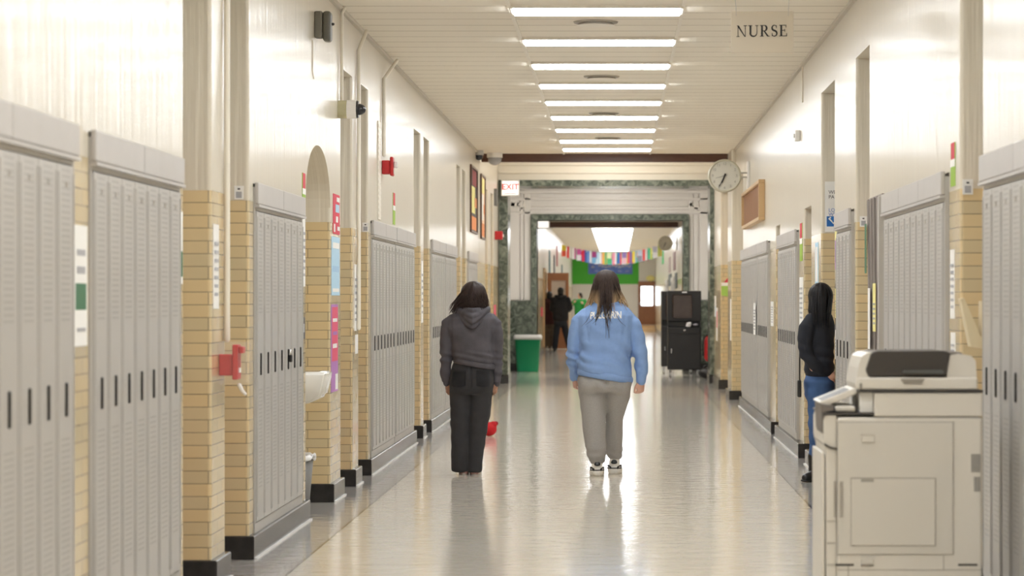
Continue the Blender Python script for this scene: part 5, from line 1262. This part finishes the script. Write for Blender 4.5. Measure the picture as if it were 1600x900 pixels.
# hair
M_h2 = hair_material('wavy dark brown hair', (.030, .018, .015))
bm = B(); ell(bm, hc+Vector((0, -.02, .02)), (.090, .10, .097), 24); tube(bm, [hc+Vector((0, -.03, 0)), hc+Vector((0, -.05, -.08)), hc+Vector((0, -.06, -.13))], [(.095, .07), (.10, .07), (.09, .05)], 18, flat=(0, 1, 0))
hm = obj('hair', fuse(bm, .008), M_h2, Gp)
rs = []
for i in range(170):
    ph = R_.uniform(-PI*1.05, PI*.05); side = math.cos(ph); pts = cap_strand((hc.x, hc.y-.02, hc.z+.015), .104, .106, .110, ph, .05, 1.45, 6)
    last = pts[-1]; ze = P(0, 483+R_.uniform(-7, 4)).z
    tx = hc.x+side*R_.uniform(.105, .135); ty = hc.y - .06*(1-abs(side)) + (last.y-hc.y)*.8
    for q in (.25, .5, .75, 1): pts.append(Vector((last.x+(tx-last.x)*q+.009*math.sin(q*10+i*1.7), last.y+(ty-last.y)*q+.006*math.cos(q*11+i), last.z+(ze-last.z)*q)))
    rs.append((pts, .0085, .003))
for i in range(60):                             # wave blown out over the left shoulder
    a = P(726+R_.uniform(-4, 6), 458+R_.uniform(-4, 14), -.04+R_.uniform(-.05, .05)); e = P(706+R_.uniform(-5, 9), 487+R_.uniform(-6, 5), -.02+R_.uniform(-.05, .04)); pts = []
    for j in range(8):
        t = j/7; pts.append(a.lerp(e, t)+Vector((-.012*math.sin(t*PI), .006*math.sin(t*9+i), .008*math.sin(t*8+i*.9))))
    rs.append((pts, .0075, .002))
bm = B(); strands(bm, rs); obj('hair_lengths', bm, M_h2, hm, True)
rs = []
for i in range(26):
    a = P(752+R_.uniform(-2, 4), 452+R_.uniform(-3, 6), .0+R_.uniform(-.02, .05)); e = P(761+R_.uniform(-2, 2), 484+R_.uniform(-6, 3), .02+R_.uniform(-.03, .04)); pts = [a.lerp(e, j/7)+Vector((.015*math.sin(j/7*PI), 0, .004*math.sin(j+i))) for j in range(8)]
    rs.append((pts, .006, .002))
bm = B(); strands(bm, rs); obj('hair_side', bm, mat('lighter brown hair', (.10, .045, .025), .4, var=.4, vs=60), hm, True)
M_s2, M_s2s = mat('dusty pink canvas', (.40, .22, .20), .7), mat('pale sole', (.60, .55, .50), .6)
shoe(Gp, P(725, 742.5, -.030), .05, .25, .085, (M_s2, M_s2s, M_s2s)); shoe(Gp, P(741, 742.5, -.018), -.04, .25, .10, (M_s2, M_s2s, M_s2s))

# ================= person in jeans in the alcove, facing the right wall
T, P, k = person('t', 21.38, 1282, 'person with long black hair in navy sweater and blue jeans, half hidden at right')
bm = B(); hc = P(1284, 466, 0); rot = head(bm, hc, .95, (.85, .5, 0))
tube(bm, [P(1282, 474, 0), P(1280, 490, 0)], [.05, .055], 14)
stack(bm, lathe_pts(P, k, [(1266, 1298, 494, 0, .13), (1262, 1300, 510, 0, .15), (1262, 1300, 560, 0, .13), (1260, 1300, 600, 0, .15)]))
limb(bm, P, k, [(1262, 508, -.10, 9), (1254, 548, -.13, 7.5), (1270, 575, -.14, 6.5), (1286, 584, -.12, 5)]); limb(bm, P, k, [(1292, 508, .16, 9), (1290, 548, .18, 7.5), (1292, 575, .05, 6), (1294, 585, -.04, 5)])
limb(bm, P, k, [(1280, 605, -.06, 15), (1278, 660, -.06, 11), (1272, 735, -.06, 8)]); limb(bm, P, k, [(1284, 605, .10, 15), (1286, 660, .10, 11), (1282, 735, .10, 8)])
hand(bm, P(1286, 583, -.12), (.9, .1, -.35), (0, -.9, .3), (.2, .3, 1), 1.0, .95); hand(bm, P(1295, 588, -.05), (-.3, -.1, -.9), (.4, -.9, 0), (-.6, -.3, .5), 1.0, .95)
obj('body', fuse(bm, .007, 3), SKIN2, T); eyes(T, hc, .95, rot)
bm = B()
stack(bm, lathe_pts(P, k, [(1261, 1303, 578, 0, .13), (1256, 1304, 596, 0, .165), (1256, 1304, 615, 0, .16), (1262, 1302, 628, 0, .13)]))
limb(bm, P, k, [(1279, 620, -.07, 19), (1277, 650, -.07, 15.5), (1275, 680, -.07, 12.5), (1274, 708, -.06, 10.5), (1273, 726, -.06, 9.8)], 20); limb(bm, P, k, [(1284, 620, .08, 19), (1288, 660, .1, 14), (1289, 700, .1, 11), (1286, 726, .1, 9.8)], 20)
me = fuse(bm, .009, 5); obj('jeans', wrinkle(me, lambda c: .006*fnoise(c, (6, 6, 11), 4)+.003*math.sin(c.z*60+4*fnoise(c, (4, 4, 4), 3))), cloth_mat('blue denim', (.045, .10, .24), .35, 14, 300), T)
bm = B()
stack(bm, lathe_pts(P, k, [(1274, 1292, 486, 0, .06), (1264, 1300, 492, 0, .12), (1258, 1303, 503, 0, .165), (1257, 1304, 525, 0, .165), (1256, 1303, 555, 0, .16), (1256, 1304, 578, 0, .17), (1259, 1302, 588, 0, .15)]))
limb(bm, P, k, [(1266, 500, -.10, 11), (1259, 512, -.13, 13), (1254.5, 532, -.15, 11), (1257, 552, -.16, 10.5), (1268, 568, -.17, 9.5), (1280, 577, -.15, 8), (1284, 580, -.13, 6.5)], 20)
limb(bm, P, k, [(1292, 500, .12, 10), (1292, 530, .17, 10), (1292, 555, .16, 9), (1293, 578, .02, 7)], 18)
me = fuse(bm, .009, 5); tsw = obj('sweater', wrinkle(me, lambda c: .008*fnoise(c, (6, 5, 9), 21)+.005*math.sin(c.z*75+c.x*20+4*fnoise(c, (4, 4, 4), 5))*max(0, 1-abs(c.z-.98)/.2)), cloth_mat('navy black knit', (.012, .014, .022), .25, 20, 160), T)
M_h3 = hair_material('straight black hair', (.008, .007, .008))
bm = B(); ell(bm, hc+Vector((-.012, -.012, .018)), (.092, .092, .10), 24); tube(bm, [hc+Vector((-.02, -.02, 0)), hc+Vector((-.035, -.05, -.10)), hc+Vector((-.03, -.07, -.22))], [(.085, .075), (.08, .06), (.06, .035)], 18, flat=(0, 1, 0)); hm = obj('hair', fuse(bm, .008), M_h3, T)
rs = []
for i in range(130):
    ph = R_.uniform(-PI*1.25, PI*.05); pts = cap_strand((hc.x-.01, hc.y-.01, hc.z+.012), .096, .096, .108, ph, .05, 1.5, 6); last = pts[-1]; ze = P(0, 508+R_.uniform(-14, 8)).z
    tx = hc.x-.02+math.cos(ph)*.075; ty = hc.y-.06+math.sin(ph)*.10
    for q in (.3, .6, 1): pts.append(Vector((last.x+(tx-last.x)*q, min(last.y, -.0)+(ty-last.y)*q if False else last.y+(ty-last.y)*q - .05*q*(1 if last.y < 0 else 0), last.z+(ze-last.z)*q)))
    rs.append((pts, .009, .003))
bm = B(); strands(bm, rs); obj('hair_lengths', bm, M_h3, hm, True)
# ankle boots
for px_, yo in ((1271, -.06), (1284, .10)):
    bm = B(); q = P(px_, 757.5, yo); q.z = 0
    tube(bm, [q+Vector((0, 0, .05)), q+Vector((0, 0, .12)), q+Vector((-.002, 0, .20))], [.046, .045, .048], 16); tube(bm, [q+Vector((.0, 0, .045)), q+Vector((-.035, -.03, .045)), q+Vector((-.07, -.05, .036))], [(.042, .04), (.042, .04), (.036, .032)], 14, flat=(0, 0, 1))
    bt = obj('ankle_boot', fuse(bm, .007), mat('black leather', (.012, .011, .011), .3), T)
    bm = B(); tube(bm, [q+Vector((.02, .01, .012)), q+Vector((-.085, -.055, .012))], [(.042, .011)]*2, 14, flat=(0, 0, 1)); obj('sole', bm, M_rubber, bt, True)
    bm = B(); box(bm, q.x-.012, q.x+.012, q.y-.055, q.y-.047, .17, .21); obj('pull_loop', bm, M_frame, bt)
# shoulder strap pouch
r = empty('shoulder_pouch', (P(1252, 600, -.06).x+T.location.x-.02, T.location.y-.10, P(1252, 607).z)); tag(r, 'small black pouch on a long strap at the hip of the person in jeans', 'bag')
bm = B(); box(bm, -.018, .012, -.05, .05, -.065, .07, .008); obj('pouch', bm, M_black, r)
bm = B(); tube(bm, [(0, 0, .07), (.0, -.02, .25), (.005, -.03, .40), (.04, -.02, .53)], [.006]*4, 6); obj('strap', bm, M_black, r, True)

# ================= far people
def far_person(Y, cxp, top, label, hair_m, top_m, leg_m, feet, legs, body, arms, hd_=(0, 1, 0), hooded=False, voxel=.014, skin=SKIN1, shoe_m=M_black):
    T, P, k = person('f', Y, cxp, label)
    hc = P(cxp, 0, 0); hc.z = top-.12; bm = B(); rot = head(bm, hc, 1.0, hd_); tube(bm, [hc+Vector((0, -.01, -.08)), hc+Vector((0, -.01, -.2))], [.055, .06], 12)
    z0 = top-.28; rg = [(0, 0, z0, .10, .07), (0, 0, z0-.05, .19, .10), (0, 0, z0-.30, .18, .12), (0, 0, z0-.62, .17, .12)]; stack(bm, rg)
    for sh, el_, wr, ax in arms: tube(bm, [sh, el_, wr], [.05, .042, .032], 12); hand(bm, wr, ax, (0, -1, .1), (1, 0, 0), .8)
    for hip, kn, an in legs: tube(bm, [hip, kn, an], [.08, .058, .045], 12)
    obj('body', fuse(bm, .009, 3), skin, T)
    bm = B(); stack(bm, [(0, 0, z0+.03, .09, .08), (0, 0, z0-.02, .16, .12), (0, 0, z0-.08, .225, .145), (0, 0, z0-.30, .225, .16), (0, 0, z0-.58, .22, .16), (0, 0, z0-.66, .20, .14)])
    for sh, el_, wr, ax in arms: tube(bm, [sh, el_, Vector(el_).lerp(Vector(wr), .9)], [.088, .075, .058], 14)
    me = fuse(bm, voxel, 4); hd2 = obj('jacket', wrinkle(me, lambda c: .010*fnoise(c, (7, 6, 10), 3)), top_m, T)
    bm = B(); stack(bm, [(0, 0, z0-.60, .165, .13), (0, 0, z0-.72, .185, .15), (0, 0, z0-.80, .17, .14)])
    for hip, kn, an in legs: tube(bm, [hip, kn, an], [.105, .09, .078], 14)
    me = fuse(bm, voxel, 4); obj('trousers', wrinkle(me, lambda c: .008*fnoise(c, (6, 6, 10), 8)), leg_m, T)
    for hip, kn, an in legs: shoe(T, (an[0], an[1]-.07, 0), 0, .28, .10, (shoe_m, M_rubber if shoe_m is M_black else M_paper, shoe_m))
    bm = B(); ell(bm, hc+rot @ Vector((0, -.02, .03)), (.092, .105, .10), 18); ell(bm, hc+rot @ Vector((0, -.045, -.04)), (.085, .075, .10), 18)
    hm = obj('hair', fuse(bm, .01), hair_m, T)
    if hooded:
        bm = B(); tube(bm, [Vector((-.14, -.03, z0+.03)), Vector((-.10, -.11, z0+.02)), Vector((0, -.15, z0-.01)), Vector((.10, -.11, z0+.02)), Vector((.14, -.03, z0+.03))], [.045, .06, .07, .06, .045], 12); obj('hood', fuse(bm, .012), top_m, hd2)
    return T
M_dj = cloth_mat('black jacket cloth', (.015, .014, .016), .3, 12); M_dt = cloth_mat('dark navy trousers', (.014, .016, .022), .3, 12)
bh = mat('black hair far', (.012, .010, .010), .5)
far_person(75.0, 876, 1.77, 'person in black hooded jacket seen from behind, standing before the open wooden door', bh, M_dj, M_dt, 0,
           [((-.08, 0, .86), (-.12, -.01, .48), (-.16, -.02, .10)), ((.08, 0, .86), (.15, .02, .48), (.25, .03, .10))], None,
           [((-.20, 0, 1.42), (-.25, .05, 1.16), (-.12, .24, 1.05), (.5, .6, 0)), ((.20, 0, 1.42), (.27, .03, 1.18), (.22, .24, 1.12), (.0, .8, .2))], hooded=True)
far_person(75.9, 859, 1.66, 'person in maroon hoodie and brown trousers left of the one in black jacket', bh, cloth_mat('maroon fleece', (.07, .02, .022), .3, 12), cloth_mat('brown trousers', (.12, .085, .06), .2, 12), 0,
           [((-.07, 0, .80), (-.07, 0, .45), (-.07, 0, .10)), ((.07, 0, .80), (.06, .02, .45), (.06, .02, .10))], None,
           [((-.20, 0, 1.32), (-.24, .03, 1.05), (-.16, .2, .95), (.3, .7, 0)), ((.20, 0, 1.32), (.24, .03, 1.05), (.14, .2, .95), (-.3, .7, 0))], (.3, 1, 0), True, shoe_m=M_paper)
far_person(108.0, 906, 1.70, 'person in green jacket holding something up to the face, far at the corridor end', bh, cloth_mat('green jacket cloth', (.02, .26, .05), .3, 12), M_dt, 0,
           [((-.08, 0, .83), (-.08, 0, .46), (-.08, 0, .10)), ((.08, 0, .83), (.08, .02, .46), (.08, .02, .10))], None,
           [((-.20, 0, 1.36), (-.38, -.05, 1.16), (-.24, -.22, 1.30), (.5, -.3, .8)), ((.20, 0, 1.36), (.27, -.03, 1.10), (.12, -.24, 1.25), (-.5, -.3, .8))], (-.8, -.6, 0), skin=SKIN2)
# ------------------------------------------------------------------ camera and view
cam = bpy.data.cameras.new('camera'); co = bpy.data.objects.new('camera', cam); C.objects.link(co)
co.location = (0, 0, EYE); co.rotation_euler = (PI/2, 0, 0)
cam.sensor_width = 36; cam.lens = 36*F/1600; cam.shift_x = -(VX-800)/1600; cam.shift_y = (VY-450)/1600
cam.clip_end = 400
cam.dof.use_dof = True; cam.dof.focus_distance = 21.5; cam.dof.aperture_fstop = 4.0
sc.camera = co
w = bpy.data.worlds.new('world'); sc.world = w; w.use_nodes = True
w.node_tree.nodes['Background'].inputs[0].default_value = (.8, .85, .9, 1); w.node_tree.nodes['Background'].inputs[1].default_value = .3
sc.view_settings.view_transform = 'Standard'; sc.view_settings.look = 'None'; sc.view_settings.gamma = 1
sc.view_settings.use_curve_mapping = False; sc.view_settings.exposure = 1.45
sc.cycles.use_denoising = True; sc.cycles.max_bounces = 10; sc.cycles.diffuse_bounces = 6; sc.cycles.sample_clamp_indirect = 8
